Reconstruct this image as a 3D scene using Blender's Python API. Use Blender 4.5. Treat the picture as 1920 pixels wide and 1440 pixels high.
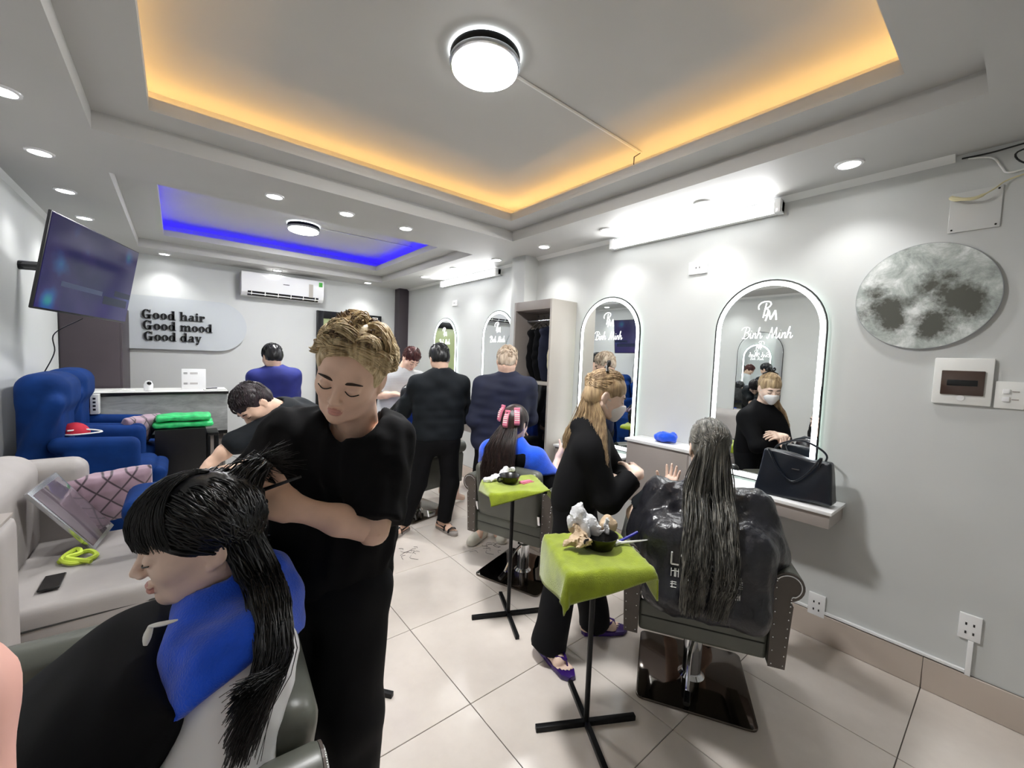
import bpy, bmesh, math, random
import numpy as np
from mathutils import Matrix, Vector
for o in list(bpy.data.objects): bpy.data.objects.remove(o)
SC = bpy.context.scene
COL = SC.collection
random.seed(7); RNG = np.random.default_rng(11)
PI = math.pi
# ------------------------------------------------------------------ camera, world, exposure
cd = bpy.data.cameras.new('camera'); cam = bpy.data.objects.new('camera', cd); COL.objects.link(cam)
def cam_matrix(yaw, pitch, roll, loc):
    f = Vector((math.sin(yaw)*math.cos(pitch), math.cos(yaw)*math.cos(pitch), math.sin(pitch)))
    r = Vector((math.cos(yaw), -math.sin(yaw), 0)); d = f.cross(r)
    r2 = r*math.cos(roll)+d*math.sin(roll); d2 = -r*math.sin(roll)+d*math.cos(roll)
    m = Matrix((r2, -d2, -f)).transposed().to_4x4(); m.translation = loc
    return m
cam.matrix_world = cam_matrix(0.681737, -0.0614016, -0.0382767, Vector((0, 0, 1.5)))
cd.sensor_width = 36; cd.lens = 36*773.4/1920; cd.clip_start = 0.02; cd.clip_end = 60
SC.camera = cam
w = bpy.data.worlds.new('world'); SC.world = w; w.use_nodes = True
w.node_tree.nodes['Background'].inputs[0].default_value = (0.8, 0.85, 0.9, 1)
w.node_tree.nodes['Background'].inputs[1].default_value = 0.35
vs = SC.view_settings; vs.view_transform = 'Standard'; vs.look = 'None'; vs.gamma = 1; vs.use_curve_mapping = False
vs.exposure = 0.3
cy = SC.cycles; cy.max_bounces = 7; cy.diffuse_bounces = 3; cy.glossy_bounces = 4; cy.transmission_bounces = 4; cy.sample_clamp_indirect = 6; cy.adaptive_threshold = .025
# ------------------------------------------------------------------ room measures (metres)
XL, XR, YB, YF, ZC = -0.823, 2.763, 6.17, -1.5, 2.496
Z1, ZLIP, Z2 = 2.581, 2.640, 2.75
COFFERS = (((-0.305, 0.145, 2.225, 2.81), (-0.095, 0.345, 2.05, 2.62)), ((-0.31, 3.44, 2.24, 5.74), (-0.10, 3.76, 2.03, 5.42)))
# ------------------------------------------------------------------ materials
MATS = {}
def rgb(h):
    h = h.lstrip('#'); v = [int(h[i:i+2], 16)/255 for i in (0, 2, 4)]
    return tuple((c/12.92 if c <= .04045 else ((c+.055)/1.055)**2.4) for c in v)+(1,)
class N:
    def __init__(s, name):
        s.m = bpy.data.materials.new(name); s.m.use_nodes = True; s.t = s.m.node_tree
        s.b = s.t.nodes['Principled BSDF']; s.out = s.t.nodes['Material Output']; MATS[name] = s.m
    def n(s, typ, **kw):
        k = s.t.nodes.new(typ)
        for a, v in kw.items():
            if a.startswith('i_'):
                key = a[2:]; k.inputs[int(key) if key.isdigit() else key.replace('_', ' ')].default_value = v
            else: setattr(k, a, v)
        return k
    def l(s, a, b): s.t.links.new(a, b)
    def tex(s, kind='Object', scale=(1, 1, 1)):
        c = s.n('ShaderNodeTexCoord'); m = s.n('ShaderNodeMapping'); m.inputs['Scale'].default_value = scale
        s.l(c.outputs[kind], m.inputs['Vector']); return m.outputs['Vector']
    def ramp(s, fac, stops):
        r = s.n('ShaderNodeValToRGB'); e = r.color_ramp.elements
        while len(e) < len(stops): e.new(.5)
        for q, (p, c) in zip(e, stops): q.position = p; q.color = c
        s.l(fac, r.inputs[0]); return r.outputs[0]
    def bump(s, h, strength=.2, dist=.01):
        b = s.n('ShaderNodeBump'); b.inputs['Strength'].default_value = strength; b.inputs['Distance'].default_value = dist
        s.l(h, b.inputs['Height']); s.l(b.outputs[0], s.b.inputs['Normal'])
def mat(name, col, rough=.5, metal=0, var=0, vscale=8, bump=0, bscale=60, bdist=.004, stretch=(1, 1, 1), spec=None, coat=0, sss=0, sheen=0, alpha=None, trans=0):
    if name in MATS: return MATS[name]
    k = N(name); c = rgb(col); b = k.b
    b.inputs['Base Color'].default_value = c; b.inputs['Roughness'].default_value = rough; b.inputs['Metallic'].default_value = metal
    if spec is not None: b.inputs['Specular IOR Level'].default_value = spec
    if coat: b.inputs['Coat Weight'].default_value = coat; b.inputs['Coat Roughness'].default_value = .08
    if sss: b.inputs['Subsurface Weight'].default_value = sss; b.inputs['Subsurface Radius'].default_value = (.01, .004, .002); b.inputs['Subsurface Scale'].default_value = .6
    if sheen: b.inputs['Sheen Weight'].default_value = sheen
    if trans: b.inputs['Transmission Weight'].default_value = trans
    if alpha is not None: b.inputs['Alpha'].default_value = alpha
    if var or bump: v = k.tex('Object', stretch)
    if var:
        nz = k.n('ShaderNodeTexNoise', i_Scale=vscale, i_Detail=5); k.l(v, nz.inputs['Vector'])
        lo = tuple(x*(1-var) for x in c[:3])+(1,); hi = tuple(min(1, x*(1+var)) for x in c[:3])+(1,)
        k.l(k.ramp(nz.outputs['Fac'], ((.3, lo), (.7, hi))), b.inputs['Base Color'])
    if bump:
        nb = k.n('ShaderNodeTexNoise', i_Scale=bscale, i_Detail=3); k.l(v, nb.inputs['Vector']); k.bump(nb.outputs['Fac'], bump, bdist)
    return k.m
def emit(name, col, strength):
    if name in MATS: return MATS[name]
    k = N(name); k.b.inputs['Base Color'].default_value = rgb(col); k.b.inputs['Emission Color'].default_value = rgb(col); k.b.inputs['Emission Strength'].default_value = strength
    return k.m
mat('wall', '#cdcfcd', .55, var=.03, vscale=2, bump=.05, bscale=220)
mat('ceiling', '#c0bfbc', .6, var=.02, vscale=2, bump=.04, bscale=200)
mat('white_plastic', '#eeeeea', .3)
mat('white_gloss', '#f2f2f2', .15)
mat('trim_white', '#e6e6e4', .4)
mat('black_metal', '#17181a', .38, .6, var=.25, vscale=30)
mat('chrome', '#dfe1e4', .08, 1)
mat('steel', '#c2c4c8', .25, 1)
mat('black_plastic', '#0d0d0f', .3)
mat('black_gloss', '#08080a', .08, coat=.4)
mat('leather', '#5c5e56', .36, var=.1, vscale=6, bump=.12, bscale=240, bdist=.001)
mat('leather_seam', '#2c2c29', .6)
mat('leather_brown', '#564e48', .42, var=.1, vscale=9, bump=.12, bscale=240, bdist=.001)
mat('taupe', '#a29a94', .45, var=.04, vscale=4)
mat('taupe_side', '#b7b1a8', .45, var=.03, vscale=4)
mat('dark_brown', '#3d353a', .5, var=.08, vscale=4)
mat('blue_velvet', '#082e68', .75, var=.35, vscale=5, bump=.15, bscale=40, spec=.15)
mat('sofa_grey', '#a8a3a0', .6, var=.06, vscale=6, bump=.2, bscale=300, bdist=.001)
mat('mirror', '#eef1f0', .0, 1)
mat('led_white', '#ffffff', .5); MATS.pop('led_white')
emit('led_white', '#f4fbff', 5.0)
emit('led_halo', '#e9fbf4', 6.0)
emit('logo_white', '#ffffff', .9)
emit('lamp_glow', '#ffffff', 14.0)
emit('tube_glow', '#f7faff', 7.0)
emit('down_glow', '#ffffff', 18.0)
for _n in ('logo_white', 'down_glow', 'lamp_glow', 'tube_glow'): MATS[_n].cycles.emission_sampling = 'NONE'   # the lamps carry their own light objects; the backlit mirror logo has none
emit('led_amber', '#ffcb80', 24.0)
emit('led_blue', '#2a14ff', 26.0)
mat('towel_green', '#8f9f17', .95, var=.18, vscale=20, bump=.6, bscale=260, bdist=.003, sheen=.5)
mat('towel_blue', '#0c55e6', .95, var=.15, vscale=20, bump=.6, bscale=260, bdist=.003, sheen=.4)
mat('cape_white', '#f7f8fa', .4, var=.03, vscale=6)
mat('cape_black', '#26262b', .28, var=.25, vscale=18, bump=.5, bscale=55, bdist=.006)
mat('cloth_black', '#0a0a0d', .85, spec=.2, var=.2, vscale=9, bump=.2, bscale=400, bdist=.001)
mat('cloth_black2', '#0b0c10', .8, spec=.2, var=.2, vscale=9, bump=.2, bscale=400, bdist=.001)
mat('cloth_charcoal', '#14191e', .8, spec=.25, var=.2, vscale=9, bump=.2, bscale=400, bdist=.001)
mat('cloth_navy', '#141a33', .8, var=.2, vscale=9)
mat('cloth_blue', '#1d2777', .75, var=.15, vscale=9)
mat('skin', '#efc8b0', .5, var=.05, vscale=25, bump=.05, bscale=500, bdist=.0005)
mat('skin_pale', '#f2d3c0', .48, var=.05, vscale=25, bump=.05, bscale=500, bdist=.0005)
mat('skin_pink', '#f3bcae', .5, var=.05, vscale=25)
mat('lips', '#d69a8d', .4)
mat('brow', '#33241d', .7)
mat('eye_dark', '#14100f', .2)
mat('mask_white', '#f1eeee', .7, bump=.1, bscale=300)
mat('plastic_bag', '#f3f4f6', .25, trans=.15)
mat('paper_tan', '#c9b193', .7, var=.15, vscale=30)
def hairmat(name, c1, c2, rough=.4, sc=60):
    k = N(name); v = k.tex('Object', (1, 1, .12))
    nz = k.n('ShaderNodeTexNoise', i_Scale=sc, i_Detail=4); k.l(v, nz.inputs['Vector'])
    k.l(k.ramp(nz.outputs['Fac'], ((.35, rgb(c1)), (.65, rgb(c2)))), k.b.inputs['Base Color']); k.b.inputs['Roughness'].default_value = rough
    k.bump(nz.outputs['Fac'], .5, .004); return k.m
hairmat('hair_black', '#08080a', '#1a1a1d', .33)
hairmat('hair_dark', '#181114', '#30242a', .42)
hairmat('hair_auburn', '#34181a', '#63302a', .42)
hairmat('hair_blond', '#a88c62', '#f3dfb6', .5, 90)
hairmat('hair_root', '#5f4a3b', '#8a7158', .5)
hairmat('hair_ash', '#a8917c', '#dccbb5', .48)
hairmat('hair_long_blond', '#846b50', '#ccb189', .45)
hairmat('hair_brown', '#17100f', '#3a2824', .4)
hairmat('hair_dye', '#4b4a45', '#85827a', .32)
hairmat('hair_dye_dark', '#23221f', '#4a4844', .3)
# polished porcelain floor tile
def tile_mat():
    k = N('tile'); v = k.tex('Object')
    a = k.n('ShaderNodeTexNoise', i_Scale=1.6, i_Detail=8, i_Roughness=.62); k.l(v, a.inputs['Vector'])
    k.l(k.ramp(a.outputs['Fac'], ((.3, rgb('#d2c8bf')), (.55, rgb('#e0d7ce')), (.8, rgb('#d9d1cb')))), k.b.inputs['Base Color'])
    k.b.inputs['Roughness'].default_value = .16; k.b.inputs['Specular IOR Level'].default_value = .5
tile_mat(); mat('grout', '#6d665f', .9)
mat('skirting', '#c4b7ab', .3, var=.05, vscale=3)
def concrete_mat():
    k = N('concrete'); v = k.tex('Object', (1, 1, 3))
    a = k.n('ShaderNodeTexNoise', i_Scale=5, i_Detail=9, i_Roughness=.7, i_Distortion=.6); k.l(v, a.inputs['Vector'])
    k.l(k.ramp(a.outputs['Fac'], ((.3, rgb('#8b8d8b')), (.5, rgb('#a2a5a3')), (.7, rgb('#b9bcbb')))), k.b.inputs['Base Color']); k.b.inputs['Roughness'].default_value = .5
concrete_mat()
# ------------------------------------------------------------------ mesh helpers
class MB:
    def __init__(s): s.v = []; s.f = []; s.mi = []
    def add(s, v, f, mi=0):
        o = len(s.v); s.v += [tuple(map(float, p)) for p in v]; s.f += [tuple(int(i)+o for i in q) for q in f]; s.mi += [mi]*len(f); return s
    def box(s, x0, y0, z0, x1, y1, z1, mi=0):
        v = [(x, y, z) for z in (z0, z1) for y in (y0, y1) for x in (x0, x1)]
        return s.add(v, [(0, 2, 3, 1), (4, 5, 7, 6), (0, 1, 5, 4), (2, 6, 7, 3), (0, 4, 6, 2), (1, 3, 7, 5)], mi)
    def prism(s, pts, axis, a, b, mi=0):
        # pts: 2D polygon; axis 0/1/2 is the extrusion axis
        n = len(pts)
        def P(p, t):
            q = list(p); q.insert(axis, t); return q
        v = [P(p, a) for p in pts]+[P(p, b) for p in pts]
        f = [tuple(range(n))[::-1], tuple(range(n, 2*n))]+[(i, (i+1) % n, n+(i+1) % n, n+i) for i in range(n)]
        return s.add(v, f, mi)
    def tube(s, pts, r, n=8, mi=0, closed=False, flat=1.0):
        pts = [Vector(p) for p in pts]; m = len(pts)
        rs = r if hasattr(r, '__len__') else [r]*m
        up = Vector((0, 0, 1)); v = []; pu = None
        for i, p in enumerate(pts):
            a = pts[(i-1) % m] if (i or closed) else p; b = pts[(i+1) % m] if (i < m-1 or closed) else p
            t = (b-a).normalized() if (b-a).length > 1e-9 else Vector((0, 0, 1))
            if pu is None:
                ref = up if abs(t.z) < .9 else Vector((1, 0, 0)); u = t.cross(ref).normalized()
            else:
                u = (pu-t*pu.dot(t)); u = u.normalized() if u.length > 1e-6 else t.orthogonal().normalized()
            pu = u; w_ = t.cross(u)
            for k in range(n):
                q = 2*PI*k/n; v.append(p+u*math.cos(q)*rs[i]+w_*math.sin(q)*rs[i]*flat)
        f = []
        for i in range(m if closed else m-1):
            j = (i+1) % m
            for k in range(n): f.append((i*n+k, i*n+(k+1) % n, j*n+(k+1) % n, j*n+k))
        if not closed: f += [tuple(range(n))[::-1], tuple(range((m-1)*n, m*n))]
        return s.add(v, f, mi)
    def lathe(s, prof, c=(0, 0, 0), n=24, mi=0, axis=2):
        v = []
        for r, z in prof:
            for k in range(n):
                q = 2*PI*k/n; p = [r*math.cos(q), r*math.sin(q)]; p.insert(axis, z); v.append((p[0]+c[0], p[1]+c[1], p[2]+c[2]))
        m = len(prof); f = [(i*n+k, i*n+(k+1) % n, (i+1)*n+(k+1) % n, (i+1)*n+k) for i in range(m-1) for k in range(n)]
        f += [tuple(range(n))[::-1], tuple(range((m-1)*n, m*n))]
        return s.add(v, f, mi)
    def ball(s, c, r, n=8, mi=0):
        r = r if hasattr(r, '__len__') else (r, r, r); v = []; m = n
        for i in range(1, m):
            a = PI*i/m
            for k in range(n): q = 2*PI*k/n; v.append((c[0]+r[0]*math.sin(a)*math.cos(q), c[1]+r[1]*math.sin(a)*math.sin(q), c[2]+r[2]*math.cos(a)))
        v += [(c[0], c[1], c[2]+r[2]), (c[0], c[1], c[2]-r[2])]; t = len(v)
        f = [(i*n+k, (i+1)*n+k, (i+1)*n+(k+1) % n, i*n+(k+1) % n) for i in range(m-2) for k in range(n)]
        f += [(t-2, k, (k+1) % n) for k in range(n)]+[(t-1, (m-2)*n+(k+1) % n, (m-2)*n+k) for k in range(n)]
        return s.add(v, f, mi)
    def xf(s, M_):
        s.v = [tuple(M_ @ Vector(p)) for p in s.v]; return s
    def mesh(s, name, mats, smooth=False):
        me = bpy.data.meshes.new(name); me.from_pydata(s.v, [], s.f)
        for m in (mats if isinstance(mats, (list, tuple)) else [mats]): me.materials.append(MATS[m])
        if any(s.mi): me.polygons.foreach_set('material_index', s.mi)
        if smooth: me.polygons.foreach_set('use_smooth', [True]*len(s.f))
        me.validate(); me.update(); return me
    def obj(s, name, mats, parent=None, smooth=False, bevel=0, seg=2, fix=True):
        me = s.mesh(name, mats, smooth or bool(bevel))
        if fix or bevel:
            bm = bmesh.new(); bm.from_mesh(me)
            if fix: bmesh.ops.recalc_face_normals(bm, faces=bm.faces)
            if bevel:
                es = [e for e in bm.edges if len(e.link_faces) == 2 and e.calc_face_angle(0) > .5]
                bmesh.ops.bevel(bm, geom=es, offset=bevel, segments=seg, profile=.6, affect='EDGES', clamp_overlap=True)
            bm.to_mesh(me); bm.free()
            if smooth or bevel: me.polygons.foreach_set('use_smooth', [True]*len(me.polygons))
            if bevel or smooth:
                try: me.set_sharp_from_angle(angle=math.radians(40))
                except Exception: pass
        return link(name, me, parent)
def link(name, me, parent=None):
    o = bpy.data.objects.new(name, me); COL.objects.link(o)
    if parent is not None: o.parent = parent
    return o
def tag(o, label, cat, group=None):
    o['label'] = label; o['category'] = cat
    if group: o['group'] = group
    return o
def thing(name, label, cat, loc=(0, 0, 0), rz=0, group=None, rot=None):
    o = bpy.data.objects.new(name, None); COL.objects.link(o); o.empty_display_size = .1
    o.location = loc; o.rotation_euler = rot if rot else (0, 0, rz)
    return tag(o, label, cat, group)
def struct(o): o['kind'] = 'structure'; return o
def stuff(o): o['kind'] = 'stuff'; return o
def dup(root, label=None, loc=None, rz=None):
    r = root.copy(); COL.objects.link(r)
    if loc is not None: r.location = loc
    if rz is not None: r.rotation_euler = (0, 0, rz)
    if label: r['label'] = label
    def kids(a, b):
        for c in list(a.children):
            k = c.copy(); COL.objects.link(k); k.parent = b; k.matrix_parent_inverse = c.matrix_parent_inverse.copy(); kids(c, k)
    kids(root, r); return r
def B(*a, name, m, parent=None, bevel=.004, seg=2): return MB().box(*a).obj(name, m, parent, bevel=bevel, seg=seg)
def lamp(kind, name, loc, energy, parent=None, color=(1, 1, 1), **kw):
    d = bpy.data.lights.new(name, kind); d.energy = energy; d.color = color
    for k, v in kw.items(): setattr(d, k, v)
    o = bpy.data.objects.new(name, d); COL.objects.link(o); o.location = loc
    if parent: o.parent = parent
    return o
def cr(pts, n):
    # Catmull-Rom through points, n samples
    P = np.array(pts, float); m = len(P); Q = np.vstack([2*P[0]-P[1], P, 2*P[-1]-P[-2]]); out = []
    for t in np.linspace(0, m-1-1e-9, n):
        i = int(t); u = t-i; a, b, c, d = Q[i], Q[i+1], Q[i+2], Q[i+3]
        out.append(.5*((2*b)+(c-a)*u+(2*a-5*b+4*c-d)*u*u+(3*b-a-3*c+d)*u**3))
    return out
# ------------------------------------------------------------------ SDF modelling (numpy) + surface nets
def smin(a, b, k):
    if k <= 0: return np.minimum(a, b)
    h = np.clip(.5+.5*(b-a)/k, 0, 1); return b+(a-b)*h-k*h*(1-h)
def cone(a, b, ra, rb):
    a = np.array(a, np.float32); b = np.array(b, np.float32)
    def f(P):
        ab = b-a; t = np.clip(((P-a)@ab)/max(float(ab@ab), 1e-9), 0, 1)
        return np.linalg.norm(P-a-t[:, None]*ab, axis=1)-(ra+(rb-ra)*t)
    return f
def ell(c, r, R=None):
    c = np.array(c, np.float32); r = np.array(r, np.float32)
    def f(P):
        q = P-c
        if R is not None: q = q@R
        k0 = np.linalg.norm(q/r, axis=1); k1 = np.linalg.norm(q/(r*r), axis=1)+1e-9
        return k0*(k0-1)/k1
    return f
def rbox(c, h, rad, R=None):
    c = np.array(c, np.float32); h = np.array(h, np.float32)
    def f(P):
        q = P-c
        if R is not None: q = q@R
        q = np.abs(q)-h+rad
        return np.linalg.norm(np.maximum(q, 0), axis=1)+np.minimum(q.max(1), 0)-rad
    return f
def half(p, n):
    n = np.array(n, np.float32); n = n/np.linalg.norm(n); p = np.array(p, np.float32)
    return lambda P: (P-p)@n           # keeps the side opposite to n when intersected
def wob(amp, sc, seed):
    r = np.random.default_rng(seed); sc = np.array(sc, np.float32); K = r.normal(size=(5, 3)).astype(np.float32)*sc; ph = r.uniform(0, 6, 5)
    K2 = r.normal(size=(5, 3)).astype(np.float32)*sc*.5
    def f(P):
        s = 0
        for i in range(5): s = s+np.sin(P@K[i]+1.7*np.sin(P@K2[i]+ph[i])+ph[i])
        return s*(amp/3)
    return f
def comb(ops, disp=None):
    # ops: list of (op, f, k): op '+', '-', '&'
    def F(P):
        d = None
        for op, f, k in ops:
            e = f(P)
            if d is None: d = e
            elif op == '+': d = smin(d, e, k)
            elif op == '-': d = -smin(-d, e, k)
            elif op == '&': d = -smin(-d, -e, k)
        if disp is not None: d = d+disp(P)
        return d
    return F
def surf(F, lo, hi, h):
    lo = np.array(lo, float); hi = np.array(hi, float); n = np.maximum(np.ceil((hi-lo)/h).astype(int)+1, 3)
    ax = [lo[i]+np.arange(n[i])*h for i in range(3)]
    G = np.stack(np.meshgrid(*ax, indexing='ij'), -1).reshape(-1, 3).astype(np.float32)
    D = np.concatenate([F(G[i:i+400000]) for i in range(0, len(G), 400000)]).reshape(n)
    S = D < 0
    cs = np.zeros(n-1, int); sh = {}
    for dx in (0, 1):
        for dy in (0, 1):
            for dz in (0, 1):
                sh[dx, dy, dz] = (slice(dx, n[0]-1+dx), slice(dy, n[1]-1+dy), slice(dz, n[2]-1+dz)); cs += S[sh[dx, dy, dz]]
    act = (cs > 0) & (cs < 8); ids = -np.ones(n-1, int); idx = np.argwhere(act); ids[act] = np.arange(len(idx))
    acc = np.zeros((len(idx), 3)); cnt = np.zeros(len(idx))
    cor = list(sh)
    for a in cor:
        for k in range(3):
            if a[k] == 0:
                b = list(a); b[k] = 1; b = tuple(b)
                da = D[sh[a]][act]; db = D[sh[b]][act]; m = (da < 0) != (db < 0)
                t = np.where(m, da/np.where(m, da-db, 1), 0); p = np.tile(np.array(a, float), (len(idx), 1)); p[:, k] = t
                acc[m] += p[m]; cnt[m] += 1
    V = lo+(idx+acc/np.maximum(cnt, 1)[:, None])*h; Fc = []
    for k in range(3):
        i, j = [(1, 2), (2, 0), (0, 1)][k]
        sl = [slice(None)]*3; sl[k] = slice(0, n[k]-1); s2 = [slice(None)]*3; s2[k] = slice(1, n[k])
        sl = tuple(sl); s2 = tuple(s2); cross = S[sl] != S[s2]; e = np.argwhere(cross)
        ok = (e[:, i] > 0) & (e[:, j] > 0) & (e[:, i] < n[i]-1) & (e[:, j] < n[j]-1); e = e[ok]
        if not len(e): continue
        def g(di, dj):
            q = e.copy(); q[:, i] -= di; q[:, j] -= dj; return ids[q[:, 0], q[:, 1], q[:, 2]]
        q = np.stack([g(0, 0), g(1, 0), g(1, 1), g(0, 1)], 1); inside = S[tuple(e.T)]
        q[~inside] = q[~inside][:, ::-1]; Fc.append(q)
    return V, np.concatenate(Fc)
def npmesh(name, V, F, mats, smooth=True, mi=None):
    me = bpy.data.meshes.new(name); V = np.asarray(V, np.float32); F = np.asarray(F, np.int32); k = F.shape[1]
    me.vertices.add(len(V)); me.vertices.foreach_set('co', V.ravel()); me.loops.add(F.size); me.loops.foreach_set('vertex_index', F.ravel())
    me.polygons.add(len(F)); me.polygons.foreach_set('loop_start', np.arange(len(F), dtype=np.int32)*k)
    for m in (mats if isinstance(mats, (list, tuple)) else [mats]): me.materials.append(MATS[m])
    if mi is not None: me.polygons.foreach_set('material_index', np.asarray(mi, np.int32))
    me.update(calc_edges=True); me.polygons.foreach_set('use_smooth', [smooth]*len(F)); me.validate(); return me
def sculpt(name, F, lo, hi, h, m, parent=None, origin=(0, 0, 0)):
    V, Q = surf(F, lo, hi, h); return link(name, npmesh(name, V-np.array(origin), Q, m), parent)
def joinm(parts):
    # list of (V, F, matindex) -> arrays
    Vs, Fs, Ms, o = [], [], [], 0
    for V, F, m in parts:
        Vs.append(V); Fs.append(F+o); Ms.append(np.full(len(F), m) if np.isscalar(m) else m); o += len(V)
    return np.concatenate(Vs), np.concatenate(Fs), np.concatenate(Ms)
# ================================================================== THE ROOM
fl = struct(MB().box(XL-.1, YF-.1, -.06, XR+.1, YB+.1, -.006).obj('floor', 'grout'))
xs = [XL]+[.973+.6*k for k in range(-2, 3)]+[XR]; ys = [YF]+[.2+.6*k for k in range(-2, 10)]+[YB]
_tile = {}
for i in range(len(xs)-1):
    for j in range(len(ys)-1):
        a, b = xs[i+1]-xs[i], ys[j+1]-ys[j]; key = (round(a, 3), round(b, 3))
        if key not in _tile:
            t = MB().box(.0015, .0015, -.006, a-.0015, b-.0015, 0).obj('tile', 'tile', fl, bevel=.0012, seg=1); _tile[key] = t.data
        else: t = link('tile', _tile[key], fl)
        t.location = (xs[i], ys[j], 0)
TOP = Z2+.06
struct(MB().box(XL-.1, YF, 0, XL, YB, TOP).obj('wall_left', 'wall'))
struct(MB().box(XL-.1, YB, 0, XR+.1, YB+.1, TOP).obj('wall_back', 'wall'))
wr = struct(MB().box(XR, YF, 0, XR+.1, YB, TOP).obj('wall_right', 'wall'))
struct(MB().box(XL-.1, YF-.1, 0, XR+.1, YF, TOP).obj('wall_rear', 'wall'))
struct(MB().box(2.60, 3.07, 0, XR, 3.27, ZC).obj('trim_1', 'wall'))           # plastered pillar
struct(MB().box(2.615, 6.0, 0, XR, YB, ZC).obj('trim_2', 'dark_brown'))        # dark corner post
# ceiling with two stepped coffers
cl = MB(); (o1, i1), (o2, i2) = COFFERS
cl.box(XL-.1, YF-.1, ZC, o1[0], YB+.1, TOP); cl.box(max(o1[2], o2[2])+.0, YF-.1, ZC, XR+.1, YB+.1, TOP)
cl.box(o1[0], YF-.1, ZC, o2[2], o1[1], TOP); cl.box(o1[0], o1[3], ZC, o2[2], o2[1], TOP); cl.box(o1[0], o2[3], ZC, o2[2], YB+.1, TOP)
cl.box(o1[2], o1[1], ZC, o2[2], o1[3], TOP)
for o, i in COFFERS:
    cl.box(o[0], o[1], Z2, o[2], o[3], TOP)
    for a in ((o[0], o[1], o[2], i[1]), (o[0], i[3], o[2], o[3]), (o[0], i[1], i[0], i[3]), (i[2], i[1], o[2], i[3])): cl.box(a[0], a[1], Z1, a[2], a[3], Z1+.02)
    e = .014
    for a in ((i[0]-e, i[1]-e, i[2]+e, i[1]), (i[0]-e, i[3], i[2]+e, i[3]+e), (i[0]-e, i[1], i[0], i[3]), (i[2], i[1], i[2]+e, i[3])): cl.box(a[0], a[1], Z1+.0195, a[2], a[3], ZLIP)
struct(cl.obj('ceiling', 'ceiling', fix=False))
# skirting tiles on the right wall, their joints over the floor joints
bb = struct(MB().box(XR-.004, YF, 0, XR, YB, .155).obj('baseboard_right', 'grout'))
for j in range(len(ys)-1):
    if True: MB().box(XR-.011, ys[j]+.001, .001, XR-.003, ys[j+1]-.001, .154).obj('skirting_tile', 'skirting', bb, bevel=.002, seg=1)
struct(MB().box(XL, YF, 0, XL+.01, YB, .12).obj('baseboard_left', 'skirting'))
struct(MB().prism([(XR-.035, ZC), (XR, ZC), (XR, ZC-.028)], 1, .26, 3.07).obj('trim_3', 'trim_white'))
struct(MB().prism([(XR-.03, ZC), (XR, ZC), (XR, ZC-.024)], 1, 3.27, 6.0).obj('trim_4', 'trim_white'))
struct(MB().prism([(XL+.03, ZC), (XL, ZC), (XL, ZC-.024)], 1, YF, YB).obj('trim_5', 'trim_white'))
# back door: black frame, green film on the pane
d = struct(thing('door_1', '', '')); del d['label'], d['category']; d.location = (0, YB, 0)
dx0, dx1, dz = 1.485, 2.39, 2.06
for n, a in (('door_frame', (dx0, -.05, 0, dx0+.085, 0, dz)), ('door_frame', (dx1-.085, -.05, 0, dx1, 0, dz)), ('door_frame', (dx0+.085, -.05, dz-.10, dx1-.085, 0, dz))):
    B(*a, name=n, m='black_metal', parent=d, bevel=.006)
k = N('green_film'); v = k.tex('Object', (30, 1, 1)); wv = k.n('ShaderNodeTexWave', i_Scale=1.0, i_Distortion=.4); k.l(v, wv.inputs['Vector'])
k.l(k.ramp(wv.outputs['Fac'], ((.2, rgb('#9aa676')), (.8, rgb('#aab585')))), k.b.inputs['Base Color']); k.b.inputs['Roughness'].default_value = .3
B(dx0+.085, -.03, .02, dx1-.085, -.015, dz-.10, name='door_pane', m='green_film', parent=d, bevel=.002)
B(dx0+.16, -.045, .95, dx0+.19, -.03, 1.15, name='door_handle', m='chrome', parent=d)
B(2.25, -.056, 2.0, 2.33, -.05, 2.03, name='sticker', m='white_plastic', parent=d, bevel=0)
# ================================================================== LAMPS
def round_lamp(label, x, y, r):
    t = thing('ceiling_lamp', label, 'ceiling lamp', (x, y, Z2), group='round flush ceiling lamps')
    MB().lathe([(r*.93, 0), (r, -.006), (r, -.03), (r*.985, -.036)], n=48).obj('base_ring', 'black_metal', t, smooth=True)
    MB().lathe([(r*.99, -.034), (r*1.01, -.038), (r*1.01, -.05), (r*.95, -.055)], n=48).obj('chrome_ring', 'steel', t, smooth=True)
    MB().lathe([(r*.94, -.05), (r*.93, -.064), (r*.80, -.072), (.001, -.074)], n=48).obj('diffuser', 'lamp_glow', t, smooth=True)
    MB().lathe([(r*1.0, -.0005), (r*1.02, -.008), (r*.9, -.012)], n=48).obj('halo_ring', 'led_white', t, smooth=True)
    lamp('AREA', 'lamp_light', (0, 0, -.08), 34, t, shape='DISK', size=2*r*.9)
round_lamp('large round flush lamp in the amber-lit ceiling recess', 1.0, 1.49, .145)
round_lamp('round flush lamp in the blue-lit ceiling recess', .985, 4.60, .145)
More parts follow.
